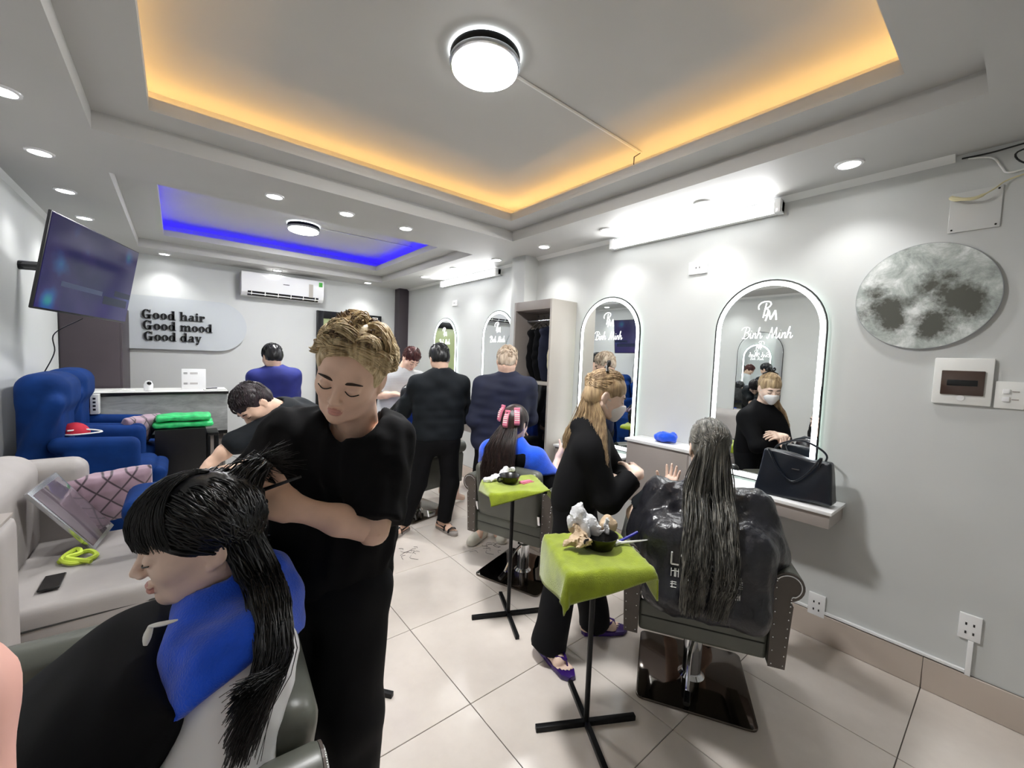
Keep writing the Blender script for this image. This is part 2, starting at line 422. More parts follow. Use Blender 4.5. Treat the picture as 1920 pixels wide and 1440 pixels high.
DL = [(-.55, 1.95, ''), (-.54, 2.65, 'downlight nearest the photo\'s left edge above the left wall'), (-.56, 3.35, 'downlight over the left wall, second from the left edge'),
      (-.57, 4.06, 'downlight over the left wall, just above the television corner'), (-.573, 4.81, 'downlight over the left wall behind the television top edge'),
      (.497, 3.135, 'left of three downlights between the two ceiling recesses'), (.952, 3.135, 'middle of three downlights between the two ceiling recesses'), (1.407, 3.14, 'right of three downlights between the two ceiling recesses'),
      (2.515, .594, 'downlight above the moon disc, nearest on the right ceiling'), (2.515, 1.306, 'downlight above the middle of the near tube lamp'), (2.525, 2.039, 'downlight beside the far end of the near tube lamp'), (2.515, 2.724, 'downlight above the open wardrobe'),
      (2.525, 3.433, 'downlight behind the white pillar near the far tube lamp'), (2.45, 4.125, 'downlight above the middle of the far tube lamp'), (2.45, 4.86, 'downlight beyond the far tube lamp near the back corner'),
      (-.106, 5.975, 'downlight above the slogan board'), (.983, 5.985, 'downlight above the air conditioner'), (2.105, 5.93, 'downlight above the back door')]
for x, y, lb in DL:
    if not lb: continue
    t = thing('downlight', lb, 'downlight', (x, y, ZC), group='recessed ceiling downlights')
    MB().lathe([(.058, 0), (.056, -.006), (.044, -.008), (.042, 0)], n=28).obj('trim_ring', 'white_gloss', t, smooth=True)
    MB().lathe([(.043, -.001), (.042, -.005), (.001, -.006)], n=28).obj('lens', 'down_glow', t)
    lamp('SPOT', 'spot_light', (0, 0, -.012), 17, t, spot_size=math.radians(112), spot_blend=.75, shadow_soft_size=.04)
def tube_lamp(label, y0, y1):
    t = thing('tube_lamp', label, 'tube lamp', (XR, (y0+y1)/2, 2.44), group='wall tube lamps'); L = (y1-y0)/2
    B(-.05, -L, -.036, 0, L, .036, name='housing', m='white_plastic', parent=t, bevel=.008)
    MB().prism([(-.05, -.036), (-.05, .036), (-.062, .03), (-.07, .012), (-.07, -.012), (-.062, -.03)], 1, -L+.035, L-.035).obj('diffuser', 'tube_glow', t, smooth=True)
    for s in (-1, 1):
        a, b = sorted((s*(L-.035), s*L)); B(-.072, a, -.038, -.0, b, .038, name='end_cap', m='white_gloss', parent=t, bevel=.004)
    a = lamp('AREA', 'tube_light', (-.085, 0, 0), 8, t, shape='RECTANGLE', size=.06, size_y=2*L-.1); a.rotation_euler = (0, PI/2, 0)
tube_lamp('near white tube lamp high on the wall above the arched mirrors', .94, 2.15)
tube_lamp('far white tube lamp high on the wall beyond the pillar', 3.665, 4.91)
def led_tape(label, cof, m, w):
    o, i = cof; g = 'cove light tapes'; z0, z1 = Z1+.021, Z1+.026
    t = thing('led_tape', label, 'light tape', ((o[0]+o[2])/2, (o[1]+o[3])/2, Z1), group=g); cx, cy = (o[0]+o[2])/2, (o[1]+o[3])/2
    for a in ((o[0]+.05, o[1]+.05, o[2]-.05, o[1]+.05+w), (o[0]+.05, o[3]-.05-w, o[2]-.05, o[3]-.05), (o[0]+.05, o[1]+.07, o[0]+.05+w, o[3]-.07), (o[2]-.05-w, o[1]+.07, o[2]-.05, o[3]-.07)):
        MB().box(a[0]-cx, a[1]-cy, z0-Z1, a[2]-cx, a[3]-cy, z1-Z1).obj('tape', m, t)
led_tape('amber light tape hidden in the near ceiling recess', COFFERS[0], 'led_amber', .012)
led_tape('blue light tape hidden in the far ceiling recess', COFFERS[1], 'led_blue', .012)
tag(MB().tube([(1.14, 1.495, Z2-.006), (2.14, 1.51, Z2-.006)], .007, 6).obj('cable_duct', 'trim_white'), 'thin white cable duct across the amber ceiling recess', 'cable duct')
tag(MB().tube([(1.12, 4.58, Z2-.006), (2.12, 4.55, Z2-.006)], .006, 6).obj('cable_duct', 'trim_white'), 'thin white cable duct across the blue ceiling recess', 'cable duct')
tag(MB().tube([(2.062, 1.50, ZLIP-.01), (2.062, 1.50, ZLIP+.05), (2.14, 1.51, Z2-.006)], .003, 6).obj('cable', 'black_plastic'), 'short black cable end at the amber recess edge', 'cable')
# ================================================================== MIRRORS
def arch(w, h, ins=0, n=24):
    r = w/2-ins; zc = h-w/2; p = [(-r, ins), (r, ins)]
    return p+[(r*math.cos(PI*k/n), zc+r*math.sin(PI*k/n)) for k in range(n+1)]
def ring(mb, A, Bp, axis, a, b):
    n = len(A)
    def P(p, t): q = list(p); q.insert(axis, t); return q
    v = [P(p, t) for t in (a, b) for p in A]+[P(p, t) for t in (a, b) for p in Bp]
    f = []
    for i in range(n):
        j = (i+1) % n; f += [(i, j, n+j, n+i), (2*n+i, 3*n+i, 3*n+j, 2*n+j), (i, 2*n+i, 2*n+j, j), (n+i, n+j, 3*n+j, 3*n+i)]
    mb.add(v, f); return mb
SCRIPT = {   # pen strokes of the script lettering, unit height
 'B': [[(.22, 0), (.42, 1.0)], [(.0, .78), (.12, 1.0), (.45, 1.08), (.72, .95), (.66, .66), (.36, .54)], [(.36, .54), (.62, .5), (.66, .2), (.42, -.03), (.08, .02)]],
 'i': [[(.0, .2), (.1, .5), (.06, .05), (.16, .0), (.26, .2)], [(.15, .68), (.16, .72)]],
 'n': [[(.0, .2), (.06, .5), (.0, .0)], [(.03, .25), (.2, .5), (.28, .44), (.22, .05), (.3, .0), (.4, .2)]],
 'h': [[(.0, .2), (.2, .95), (.16, 1.0), (.06, .6), (.0, .0)], [(.03, .25), (.2, .5), (.28, .44), (.24, .05), (.32, .0), (.44, .22)]],
 'M': [[(-.08, .1), (.0, -.02), (.1, .1), (.36, 1.0)], [(.36, 1.0), (.4, .0)], [(.4, .0), (.74, 1.0)], [(.74, 1.0), (.72, .1), (.8, .0), (.9, .2)]],
}
ADV = {'B': .74, 'i': .27, 'n': .41, 'h': .45, 'M': .92, ' ': .42}
def script_text(mb, text, h, cx, cz, depth, r, flip=1):
    tot = sum(ADV[c] for c in text)*h; x = -tot/2
    for c in text:
        for st in SCRIPT.get(c, []):
            q = cr(st, 10) if len(st) > 2 else st
            mb.tube([(depth, flip*(cx-(x+px*h)), cz+pz*h) for px, pz in q], r, 5)
        x += ADV[c]*h
def logo(mb, h, cz, depth, r, flip=1):
    for st in [[(-.30, -.1), (-.12, 1.0)], [(-.62, .55), (-.66, .85), (-.35, 1.12), (.1, 1.1), (.2, .85), (-.05, .62), (-.2, .58)], [(-.2, .58), (.02, .5), (-.05, .12), (-.2, .08)]]:
        mb.tube([(depth, flip*-(px*h), cz+pz*h) for px, pz in (cr(st, 12) if len(st) > 2 else st)], r*1.25, 5)
    for st in [[(-.12, -.35), (.08, .42)], [(.08, .42), (.22, -.25)], [(.22, -.25), (.52, .42)], [(.52, .42), (.62, -.3)]]:
        mb.tube([(depth, flip*-(px*h), cz+pz*h) for px, pz in st], r*1.5, 5)
def arched_mirror(label, wall_x, side, y, z0, w, h, lit=1.0, text=True):
    # side -1: hangs on the right wall and looks towards -x
    t = thing('arched_mirror', label, 'mirror', (wall_x, y, z0), group='backlit arched mirrors'); s = side
    MB().prism(arch(w, h, .035), 0, *sorted((s*.001, s*.018))).obj('back_panel', 'white_plastic', t)
    A, C = arch(w, h, .030), arch(w, h, .045)
    ring(MB(), A, C, 0, s*.004, s*.014).obj('halo_strip', 'led_halo' if lit else 'white_plastic', t)
    MB().prism(arch(w, h, 0), 0, *sorted((s*.019, s*.025))).obj('glass', 'mirror', t)
    ring(MB(), arch(w, h, .008), arch(w, h, .034), 0, s*.0252, s*.0262).obj('light_band', 'led_white' if lit else 'mirror', t)
    ring(MB(), arch(w, h, -.002), arch(w, h, .003), 0, s*.018, s*.0265).obj('rim', 'black_metal', t)
    if text:
        mb = MB(); logo(mb, .078, h-.215, s*.0257, .0030, -s); mb.obj('logo', 'logo_white', t)
        mb = MB(); script_text(mb, 'Binh Minh', .064, 0, h-.345, s*.0257, .0022, -s); mb.obj('lettering', 'logo_white', t)
    return t
arched_mirror('backlit arched mirror beside the black handbag', XR, -1, .98, .815, .60, 1.21)
arched_mirror('backlit arched mirror behind the masked woman in black', XR, -1, 2.15, .80, .60, 1.23)
arched_mirror('arched mirror behind the ash-blond man in navy', XR, -1, 3.66, .80, .58, 1.22)
arched_mirror('arched mirror reflecting the green door, farthest on the right wall', XR, -1, 4.82, .80, .60, 1.20)
arched_mirror('arched mirror on the left wall, seen in the near mirror', XL, 1, 2.31, .80, .58, 1.20, lit=0)
# ================================================================== THINGS ON THE RIGHT WALL
def wallthing(name, label, cat, y, z, group=None): return thing(name, label, cat, (XR, y, z), group=group)
# moon disc
k = N('moon_print'); v = k.tex('Object')
n1 = k.n('ShaderNodeTexNoise', i_Scale=9, i_Detail=9, i_Roughness=.7, i_Distortion=.5); k.l(v, n1.inputs['Vector'])
base = k.ramp(n1.outputs['Fac'], ((.30, rgb('#7c827e')), (.5, rgb('#b6bdb8')), (.68, rgb('#eceeec'))))
dark = None
n2 = k.n('ShaderNodeTexNoise', i_Scale=13, i_Detail=7, i_Roughness=.7); k.l(v, n2.inputs['Vector'])
for (my, mz, r) in ((-.13, -.02, .085), (-.16, -.07, .07), (-.02, .05, .06), (-.085, .075, .045), (.13, -.05, .085), (.09, -.11, .075), (.02, -.025, .05), (-.04, -.13, .085), (-.05, .0, .06), (.2, -.08, .05), (.16, .03, .055), (-.10, -.09, .06), (.0, -.11, .06), (-.06, .03, .055)):
    dn = k.n('ShaderNodeVectorMath', operation='DISTANCE'); k.l(v, dn.inputs[0]); dn.inputs[1].default_value = (0, my, mz)
    ad = k.n('ShaderNodeMath', operation='MULTIPLY_ADD'); k.l(n2.outputs['Fac'], ad.inputs[0]); ad.inputs[1].default_value = .16; k.l(dn.outputs['Value'], ad.inputs[2])
    mr = k.n('ShaderNodeMapRange'); k.l(ad.outputs[0], mr.inputs[0]); mr.inputs[1].default_value = r+.04; mr.inputs[2].default_value = r+.085; mr.inputs[3].default_value = 1; mr.inputs[4].default_value = 0
    if dark is None: dark = mr.outputs[0]
    else:
        mx = k.n('ShaderNodeMath', operation='MAXIMUM'); k.l(dark, mx.inputs[0]); k.l(mr.outputs[0], mx.inputs[1]); dark = mx.outputs[0]
mm = k.n('ShaderNodeMix', data_type='RGBA'); k.l(dark, mm.inputs[0]); k.l(base, mm.inputs[6]); mm.inputs[7].default_value = rgb('#55564f'); k.l(mm.outputs[2], k.b.inputs['Base Color'])
k.b.inputs['Roughness'].default_value = .25
t = wallthing('moon_disc', 'round wall disc printed with a grey full moon', 'wall disc', .323, 1.868)
MB().lathe([(.246, 0), (.249, -.004), (.249, -.016), (.246, -.02)], n=64, axis=0).obj('rim', 'steel', t, smooth=True)
MB().lathe([(.246, -.0195), (.2455, -.0212), (.001, -.0212)], n=64, axis=0).obj('print', 'moon_print', t)
# breaker box
t = wallthing('breaker_box', 'white breaker box with smoked brown cover below the moon disc', 'breaker box', .168, 1.475)
B(-.018, -.092, -.105, 0, .092, .105, name='face_plate', m='white_plastic', parent=t, bevel=.006)
mat('smoked', '#4a3a33', .12, coat=.3)
B(-.026, -.068, -.062, -.016, .066, .048, name='cover', m='smoked', parent=t, bevel=.004)
B(-.028, -.048, -.02, -.0255, .046, .006, name='breaker_row', m='black_plastic', parent=t, bevel=.001)
MB().lathe([(.014, -.018), (.013, -.021), (.001, -.021)], (0, .0, -.075), n=16, axis=0).obj('latch', 'white_gloss', t)
t = wallthing('switch_plate', 'white double switch plate right of the breaker box', 'switch', .027, 1.425)
B(-.010, -.042, -.058, 0, .042, .058, name='face_plate', m='white_plastic', parent=t, bevel=.003)
for zz in (-.018, .016):
    B(-.017, .0, zz-.010, -.009, .02, zz+.010, name='rocker', m='white_gloss', parent=t, bevel=.002); B(-.012, -.026, zz-.002, -.009, -.006, zz+.002, name='indicator', m='taupe', parent=t, bevel=0)
t = wallthing('control_box', 'white wall box cut by the photo\'s right edge', 'wall box', -.075, 1.44); B(-.03, -.05, -.06, 0, .045, .06, name='housing', m='white_gloss', parent=t, bevel=.008)
def socket(label, y, z, w, h, kind=0):
    t = wallthing('wall_socket', label, 'socket', y, z, 'wall sockets')
    B(-.012, -w/2, -h/2, 0, w/2, h/2, name='face_plate', m='white_gloss', parent=t, bevel=.003)
    for zz in ((-.22, .12) if kind == 0 else (0,)):
        for yy in (-.012, .012): MB().box(-.0128, yy-.003, zz*h-.006, -.0118, yy+.003, zz*h+.006).obj('slot', 'black_plastic', t)
socket('low white socket beside the salon chair, in the cable duct', .628, .197, .078, .122); socket('low white socket at the duct end near the right edge', .066, .374, .07, .115)
socket('high white socket between the two near arched mirrors', 1.436, 2.165, .13, .085, 1); socket('small high white socket above the farthest arched mirrors', 4.62, 2.18, .12, .075, 1)
t = wallthing('cable_duct', 'white cable duct running along the skirting to the low socket', 'cable duct', .3, .155)
B(-.014, -.232, .006, 0, .29, .02, name='duct', m='white_gloss', parent=t, bevel=.002); B(-.014, .367, .004, 0, .62, .018, name='duct', m='white_gloss', parent=t, bevel=.002); B(-.016, -.25, .0, 0, -.232, .16, name='duct', m='white_gloss', parent=t, bevel=.002)
t = wallthing('cover_plate', 'clear acrylic cover plate with a pale cable under the ceiling', 'cover plate', .185, 2.237)
mat('acrylic', '#d9dad8', .15); mat('cable_cream', '#d8cfa6', .5)
B(-.008, -.078, -.088, 0, .078, .088, name='plate', m='acrylic', parent=t, bevel=.002)
for a, b in ((-.066, -.076), (.066, -.076), (-.066, .076)): MB().lathe([(.004, -.008), (.003, -.011), (.001, -.011)], (0, a, b), n=10, axis=0).obj('screw', 'black_metal', t)
MB().tube(cr([(-.012, .075, .07), (-.05, .055, .05), (-.055, .0, .038), (-.04, -.05, .065), (-.015, -.085, .10), (-.01, -.16, .12)], 24), [.010]*6+[.007]*6+[.003]*12, 8).obj('cable', 'cable_cream', t, smooth=True)
t = wallthing('loose_cable', 'loose black cable looping under the ceiling at the right edge', 'cable', .1, 2.4)
MB().tube(cr([(-.01, .14, .075), (-.015, .05, .07), (-.02, -.06, .075), (-.03, -.12, .06), (-.06, -.02, .03), (-.05, -.05, -.02), (-.03, -.13, -.01), (-.02, -.2, .03)], 40), .0035, 6).obj('wire', 'black_plastic', t, smooth=True)
MB().tube(cr([(-.01, -.2, -.035), (-.012, -.06, -.03), (-.012, .0, -.03), (-.01, .02, .0), (-.008, .05, .05), (-.008, .12, .07)], 24), .004, 6).obj('wire', 'white_plastic', t, smooth=True)
# counters under the mirrors
t = thing('mirror_shelf', 'white-topped wall shelf carrying the black handbag', 'shelf', (2.63, .92, .80), group='shelves under the mirrors')
B(-.135, -.38, -.018, .13, .38, 0, name='top', m='white_gloss', parent=t, bevel=.003); B(-.12, -.37, -.09, .13, .38, -.018, name='apron', m='taupe', parent=t, bevel=.003)
t = thing('drawer_cabinet', 'taupe wall cabinet with white top between the near mirrors', 'cabinet', (2.66, 1.55, .5))
B(-.10, -.24, 0, .10, .24, .435, name='body', m='taupe', parent=t, bevel=.003); B(-.115, -.25, .435, .10, .25, .455, name='top', m='white_gloss', parent=t, bevel=.003)
B(-.106, -.23, .02, -.10, .23, .42, name='drawer_front', m='taupe', parent=t, bevel=.003)
for lb, y0, y1 in (('white wall shelf under the mirror behind the masked woman', 1.86, 2.5), ('white wall shelf behind the ash-blond man in navy', 3.32, 4.05), ('white wall shelf under the farthest arched mirror', 4.4, 5.2)):
    t = thing('mirror_shelf', lb, 'shelf', (2.64, (y0+y1)/2, .78), group='shelves under the mirrors'); h = (y1-y0)/2
    B(-.13, -h, -.018, .12, h, 0, name='top', m='white_gloss', parent=t, bevel=.003); B(-.115, -h+.01, -.12, .12, h-.01, -.018, name='apron', m='taupe', parent=t, bevel=.003)
# wardrobe
t = thing('wardrobe', 'tall open taupe wardrobe hung with black salon capes', 'wardrobe', (2.61, 2.78, 0)); wx0, wx1, wy = -.155, .152, .25
B(wx0, -wy, 0, wx1, -wy+.022, 2.02, name='side_panel', m='taupe_side', parent=t, bevel=.002); B(wx0, wy-.022, 0, wx1, wy, 2.02, name='side_panel', m='taupe', parent=t, bevel=.002)
B(wx1-.012, -wy+.022, .05, wx1, wy-.022, 2.0, name='back_panel', m='taupe', parent=t, bevel=0); B(wx0, -wy+.022, 1.94, wx1, wy-.022, 2.02, name='top_panel', m='taupe', parent=t, bevel=.002)
B(wx0+.01, -wy+.022, 1.28, wx1-.012, wy-.022, 1.305, name='shelf', m='taupe_side', parent=t, bevel=.002); B(wx0+.004, -wy+.022, .05, wx0+.02, wy-.022, 1.28, name='door', m='black_gloss', parent=t, bevel=.002)
MB().tube([(0, -wy+.02, 1.86), (0, wy-.02, 1.86)], .011, 10).obj('rail', 'steel', t, smooth=True)
def cape(lb, y, m, top, bot):
    t = thing('hanging_garment', lb, 'garment', (2.61, y, bot), group='garments on the wardrobe rail')
    H = top-bot
    F = comb([('+', cone((-.09, 0, H-.07), (.09, 0, H-.07), .02, .02), 0), ('+', ell((0, 0, H*.45), (.125, .032, H*.50)), .04)], wob(.006, 26, int(y*100)))
    V, Q = surf(F, (-.15, -.06, -.06), (.15, .06, H+.03), .008); V[:, 2] = np.maximum(V[:, 2], .0)
    link('cloth', npmesh('cloth', V, Q, m), t)
    MB().tube(cr([(-.10, 0, H-.05), (0, 0, H+.02), (.10, 0, H-.05)], 12), .004, 6).obj('hanger', 'steel', t, smooth=True)
    MB().tube(cr([(0, 0, H+.02), (0, 0, H+.05), (.012, 0, H+.075), (-.008, 0, H+.08)], 12), .0025, 6).obj('hook', 'steel', t, smooth=True)
cape('left black cape on a hanger in the wardrobe', 2.865, 'cloth_black', 1.82, 1.31); cape('middle black cape on a hanger in the wardrobe', 2.79, 'cloth_black2', 1.82, 1.31); cape('right dark navy cape on a hanger in the wardrobe', 2.71, 'cloth_navy', 1.83, 1.31)
mat('cloth_cream', '#cfc8a8', .85); cape('cream cloth hanging at the right side of the wardrobe', 2.585, 'cloth_cream', 1.75, 1.31)
# handbag
t = thing('handbag', 'large black leather tote bag on the white mirror shelf', 'handbag', (2.60, .735, .802))
mat('bag_leather', '#0f1620', .3, bump=.08, bscale=200)
def bagF(P):
    z = np.clip(P[:, 2]/.25, 0, 1); hw = .155+.03*(1-z)-.045*np.maximum(0, .12-z); q = np.stack([np.abs(P[:, 0])-(.055-.028*z), np.abs(P[:, 1])-hw, np.abs(P[:, 2]-.12)-.12-.012*np.sin(P[:, 1]*14)], 1)+.014
    return np.linalg.norm(np.maximum(q, 0), axis=1)+np.minimum(q.max(1), 0)-.014+.0025*np.sin(P[:, 1]*30+P[:, 2]*18)
sculpt('body', bagF, (-.09, -.22, -.01), (.09, .22, .28), .006, 'bag_leather', t)
for sx in (-1, 1): MB().tube(cr([(sx*.035, .11, .20), (sx*.05, .12, .25), (sx*.055, .07, .16 if sx < 0 else .29), (sx*.055, -.0, .10 if sx < 0 else .31), (sx*.055, -.07, .16 if sx < 0 else .29), (sx*.05, -.12, .25), (sx*.035, -.11, .20)], 30), .0055, 8).obj('handle', 'bag_leather', t, smooth=True)
B(-.048, -.03, .165, -.044, .005, .17, name='badge', m='steel', parent=t, bevel=0)
def lump(name, label, cat, loc, r, m, seed, amp=.012, sc=28, h=.007, group=None):
    o = sculpt(name, comb([('+', ell((0, 0, r[2]*.9), r), 0), ('&', half((0, 0, 0.002), (0, 0, -1)), .005)], wob(amp, sc, seed)), (-r[0]-.03, -r[1]-.03, -.02), (r[0]+.03, r[1]+.03, 2*r[2]+.03), h, m)
    o.location = loc; return tag(o, label, cat, group)

lump('hair_brush_pouch', 'small black pouch on the shelf beside the mirror', 'pouch', (2.64, 1.18, .802), (.04, .06, .032), 'black_plastic', 5)
t = thing('lotion_bottle', 'white lotion bottle on the shelf behind the ash-blond man', 'bottle', (2.60, 3.9, .782))
MB().lathe([(.028, 0), (.03, .01), (.03, .12), (.012, .15)], n=18).obj('body', 'white_gloss', t, smooth=True); MB().lathe([(.010, .15), (.010, .18), (.02, .182), (.018, .2)], n=14).obj('pump', 'white_plastic', t, smooth=True)
# ================================================================== BACK WALL
t = thing('slogan_board', 'light grey rounded board with the raised black slogan', 'sign', (0, YB-.004, 1.455))
r = .29; pts = [(-.46, 0), (.67-r, 0)]+[(.67-r+r*math.cos(a), .2925+.2925*math.sin(a)) for a in np.linspace(-PI/2, PI/2, 20)]+[(-.46, .585)]
mat('board', '#c3c8cb', .5); MB().prism(pts, 1, -.05, -.02).obj('board', 'board', t)
MB().prism([(p[0]*.94, .02+p[1]*.93) for p in pts], 1, -.02, 0).obj('spacer', 'dark_brown', t)
def ering(mb, cx, cz, rx, rz, ix, iz, a0, a1, d0, d1, n=18):
    A = [(cx+rx*math.cos(a), cz+rz*math.sin(a)) for a in np.linspace(a0, a1, n)]; C = [(cx+ix*math.cos(a), cz+iz*math.sin(a)) for a in np.linspace(a0, a1, n)]
    v = [(p[0], y, p[1]) for y in (d0, d1) for p in A+C]; f = []
    for i in range(n-1):
        j = i+1; f += [(i, j, n+j, n+i), (2*n+i, 3*n+i, 3*n+j, 2*n+j), (i, 2*n+i, 2*n+j, j), (n+i, n+j, 3*n+j, 3*n+i)]
    f += [(0, n, 3*n, 2*n), (n-1, 3*n-1, 4*n-1, 2*n-1)]; mb.add(v, f)
def glyph(c, x, z, h, d0, d1):
    mb = MB(); R_ = lambda a, b, e, f: mb.box(x+a*h, d0, z+b*h, x+e*h, d1, z+f*h)
    E_ = lambda cx, cz, rx, rz, ix, iz, a0=0, a1=2*PI: ering(mb, x+cx*h, z+cz*h, rx*h, rz*h, ix*h, iz*h, a0, a1, d0, d1)
    w = .6
    if c == 'G': E_(.42, .5, .42, .52, .17, .46, .75, 2*PI-.55); R_(.56, .0, .80, .44); R_(.44, .40, .92, .46); R_(.74, .68, .80, 1.0); w = .98
    elif c == 'o': E_(.33, .33, .33, .35, .10, .30); w = .70
    elif c == 'd': E_(.31, .33, .31, .35, .10, .30); R_(.44, 0, .66, 1.0); R_(.36, .95, .66, 1.0); R_(.44, -.01, .76, .05); w = .80
    elif c == 'h': R_(.08, 0, .30, 1.0); R_(0, .95, .30, 1.0); R_(0, 0, .38, .05); R_(.50, 0, .72, .48); R_(.44, 0, .80, .05); E_(.48, .46, .24, .22, .08, .18, 0, PI); w = .84
    elif c == 'a': R_(.36, 0, .58, .5); R_(.36, 0, .68, .05); E_(.34, .48, .24, .20, .06, .16, 0, PI*.9); E_(.24, .18, .23, .20, .06, .14, .6, 2*PI-.5); w = .70
    elif c == 'i': R_(.08, 0, .30, .66); R_(0, .61, .30, .66); R_(0, 0, .38, .05); E_(.19, .86, .12, .12, .001, .001); w = .42
    elif c == 'r': R_(.08, 0, .30, .66); R_(0, .61, .30, .66); R_(0, 0, .40, .05); E_(.46, .52, .13, .14, .001, .001); E_(.40, .40, .14, .26, .08, .22, .6, PI); w = .62
    elif c == 'm': 
        R_(.08, 0, .28, .66); R_(0, .61, .28, .66)
        for q in (.0, .38): R_(.46+q, 0, .66+q, .48); E_(.44+q, .46, .22, .22, .06, .18, 0, PI)
        for q in (0, .38, .76): R_(q, 0, .36+q, .05)
        w = 1.16
    elif c == 'y':
        mb.prism([(x+.06*h, z+.64*h), (x+.30*h, z+.64*h), (x+.44*h, z-.02*h), (x+.30*h, z-.02*h)], 1, d0, d1); mb.prism([(x+.58*h, z+.64*h), (x+.64*h, z+.64*h), (x+.36*h, z-.26*h), (x+.28*h, z-.24*h)], 1, d0, d1)
        R_(0, .61, .36, .66); R_(.50, .61, .72, .66); E_(.22, -.22, .13, .10, .001, .001); w = .72
    elif c == ' ': return None, .34
    return mb, w
WID = {}
for line, z, x0, wid in (('Good hair', .335, -.305, .56), ('Good mood', .215, -.298, .625), ('Good day', .095, -.29, .51)):
    h = .098; tot = sum(glyph(c, 0, 0, 1, 0, 1)[1] for c in line); sx = wid/(tot*h); x = 0
    for c in line:
        mb, w_ = glyph(c, 0, 0, h, -.068, -.051)
        if mb: o = mb.obj('letter', 'black_plastic', t); o.location = (x0+x, 0, z); o.scale = (sx, 1, 1)
        x += w_*h*sx
# air conditioner
t = thing('air_conditioner', 'white split air conditioner on the back wall above the door', 'air conditioner', (1.065, YB, 2.15))
prof = [(0, .0), (-.15, .0), (-.195, .035), (-.215, .10), (-.215, .27), (-.20, .285), (0, .285)]
MB().prism(prof, 0, -.465, .465).obj('body', 'white_gloss', t, bevel=.012)
MB().prism([(-.155, .001), (-.196, .034), (-.206, .075), (-.18, .08), (-.13, .03)], 0, -.40, .40).obj('outlet', 'black_plastic', t)
B(-.40, -.204, .02, .40, -.190, .03, name='louver', m='white_plastic', parent=t, bevel=.003)
for q in range(6): B(-.36+q*.144-.004, -.205, .012, -.36+q*.144+.004, -.16, .07, name='vane', m='white_plastic', parent=t, bevel=0)
mat('green_label', '#4cae45', .5); B(.40, -.2175, .20, .445, -.2165, .26, name='energy_label', m='green_label', parent=t, bevel=0)
B(-.02, -.2175, .17, .05, -.2165, .178, name='logo', m='black_plastic', parent=t, bevel=0); B(.28, -.2172, .05, .33, -.2164, .22, name='display', m='taupe_side', parent=t, bevel=0)
# dark cabinet in the back left corner
t = thing('dark_cabinet', 'tall dark brown cabinet in the back left corner', 'cabinet', (-.615, 5.78, 0))
B(-.205, -.40, 0, .205, .38, 1.86, name='body', m='dark_brown', parent=t, bevel=.004); B(-.195, -.412, .06, .19, -.40, 1.84, name='door', m='dark_brown', parent=t, bevel=.003)
# television
yaw, pt, rl = -.332, -.165, -.02; n_ = Vector((math.cos(pt)*math.cos(yaw), math.cos(pt)*math.sin(yaw), math.sin(pt))); r_ = Vector((0, 0, 1)).cross(n_).normalized(); u_ = n_.cross(r_)
r2 = r_*math.cos(rl)+u_*math.sin(rl); u2 = -r_*math.sin(rl)+u_*math.cos(rl); TVM = Matrix((r2, u2, n_)).transposed()
t = thing('television', 'wall-mounted flat television tilted down on a black arm', 'television', (-.426, 3.926, 1.944), rot=TVM.to_euler())
B(-.485, -.28, -.018, .485, .28, -.002, name='casing', m='black_plastic', parent=t, bevel=.006)
k = N('tv_screen'); v = k.tex('Object'); vo = k.n('ShaderNodeTexVoronoi', i_Scale=5.5); vo.feature = 'SMOOTH_F1'; k.l(v, vo.inputs['Vector'])
nz = k.n('ShaderNodeTexNoise', i_Scale=4, i_Detail=3); k.l(v, nz.inputs['Vector']); sep = k.n('ShaderNodeSeparateXYZ'); k.l(v, sep.inputs[0])
ad = k.n('ShaderNodeMath', operation='MULTIPLY_ADD'); k.l(nz.outputs['Fac'], ad.inputs[0]); ad.inputs[1].default_value = .9; k.l(vo.outputs['Distance'], ad.inputs[2])
c1 = k.ramp(ad.outputs[0], ((.35, rgb('#2b7c86')), (.55, rgb('#2a4f88')), (.75, rgb('#31285e')), (.95, rgb('#241f55'))))
mr = k.n('ShaderNodeMapRange'); k.l(sep.outputs['Y'], mr.inputs[0]); mr.inputs[1].default_value = -.28; mr.inputs[2].default_value = .28; mr.inputs[3].default_value = .9; mr.inputs[4].default_value = .4
k.l(c1, k.b.inputs['Emission Color']); k.b.inputs['Base Color'].default_value = rgb('#0c0d16'); k.b.inputs['Roughness'].default_value = .12; k.l(mr.outputs[0], k.b.inputs['Emission Strength'])
scr = B(-.475, -.268, -.002, .475, .272, .0005, name='screen', m='tv_screen', parent=t, bevel=0)
mat('tv_dark', '#121b3a', .2); mat('tv_pale', '#3c4566', .3)
B(.14, -.17, .0006, .44, -.115, .001, name='caption_bar', m='tv_dark', parent=scr, bevel=0); B(.26, -.10, .0006, .47, -.06, .001, name='caption_bar', m='tv_dark', parent=scr, bevel=0); B(-.30, -.12, .0006, .12, -.09, .001, name='caption_bar', m='tv_pale', parent=scr, bevel=0)
inv = TVM.inverted(); P_ = lambda q: inv @ (Vector(q)-Vector((-.426, 3.926, 1.944)))
MB().tube([P_((-.70, 4.22, 2.0)), P_((-.82, 4.26, 2.0))], .03, 8).obj('wall_plate', 'black_metal', t)
MB().tube([P_((-.80, 4.25, 2.0)), P_((-.70, 4.12, 1.99)), (-.05, .03, -.05)], .022, 8).obj('arm', 'black_metal', t, smooth=True)
B(-.12, -.10, -.06, .12, .10, -.035, name='mount_bracket', m='black_metal', parent=t)
MB().tube([P_(q) for q in cr([(-.50, 4.02, 1.66), (-.66, 4.2, 1.55), (-.67, 4.25, 1.42), (-.74, 4.3, 1.25)], 20)], .0035, 6).obj('cable', 'black_plastic', t, smooth=True)
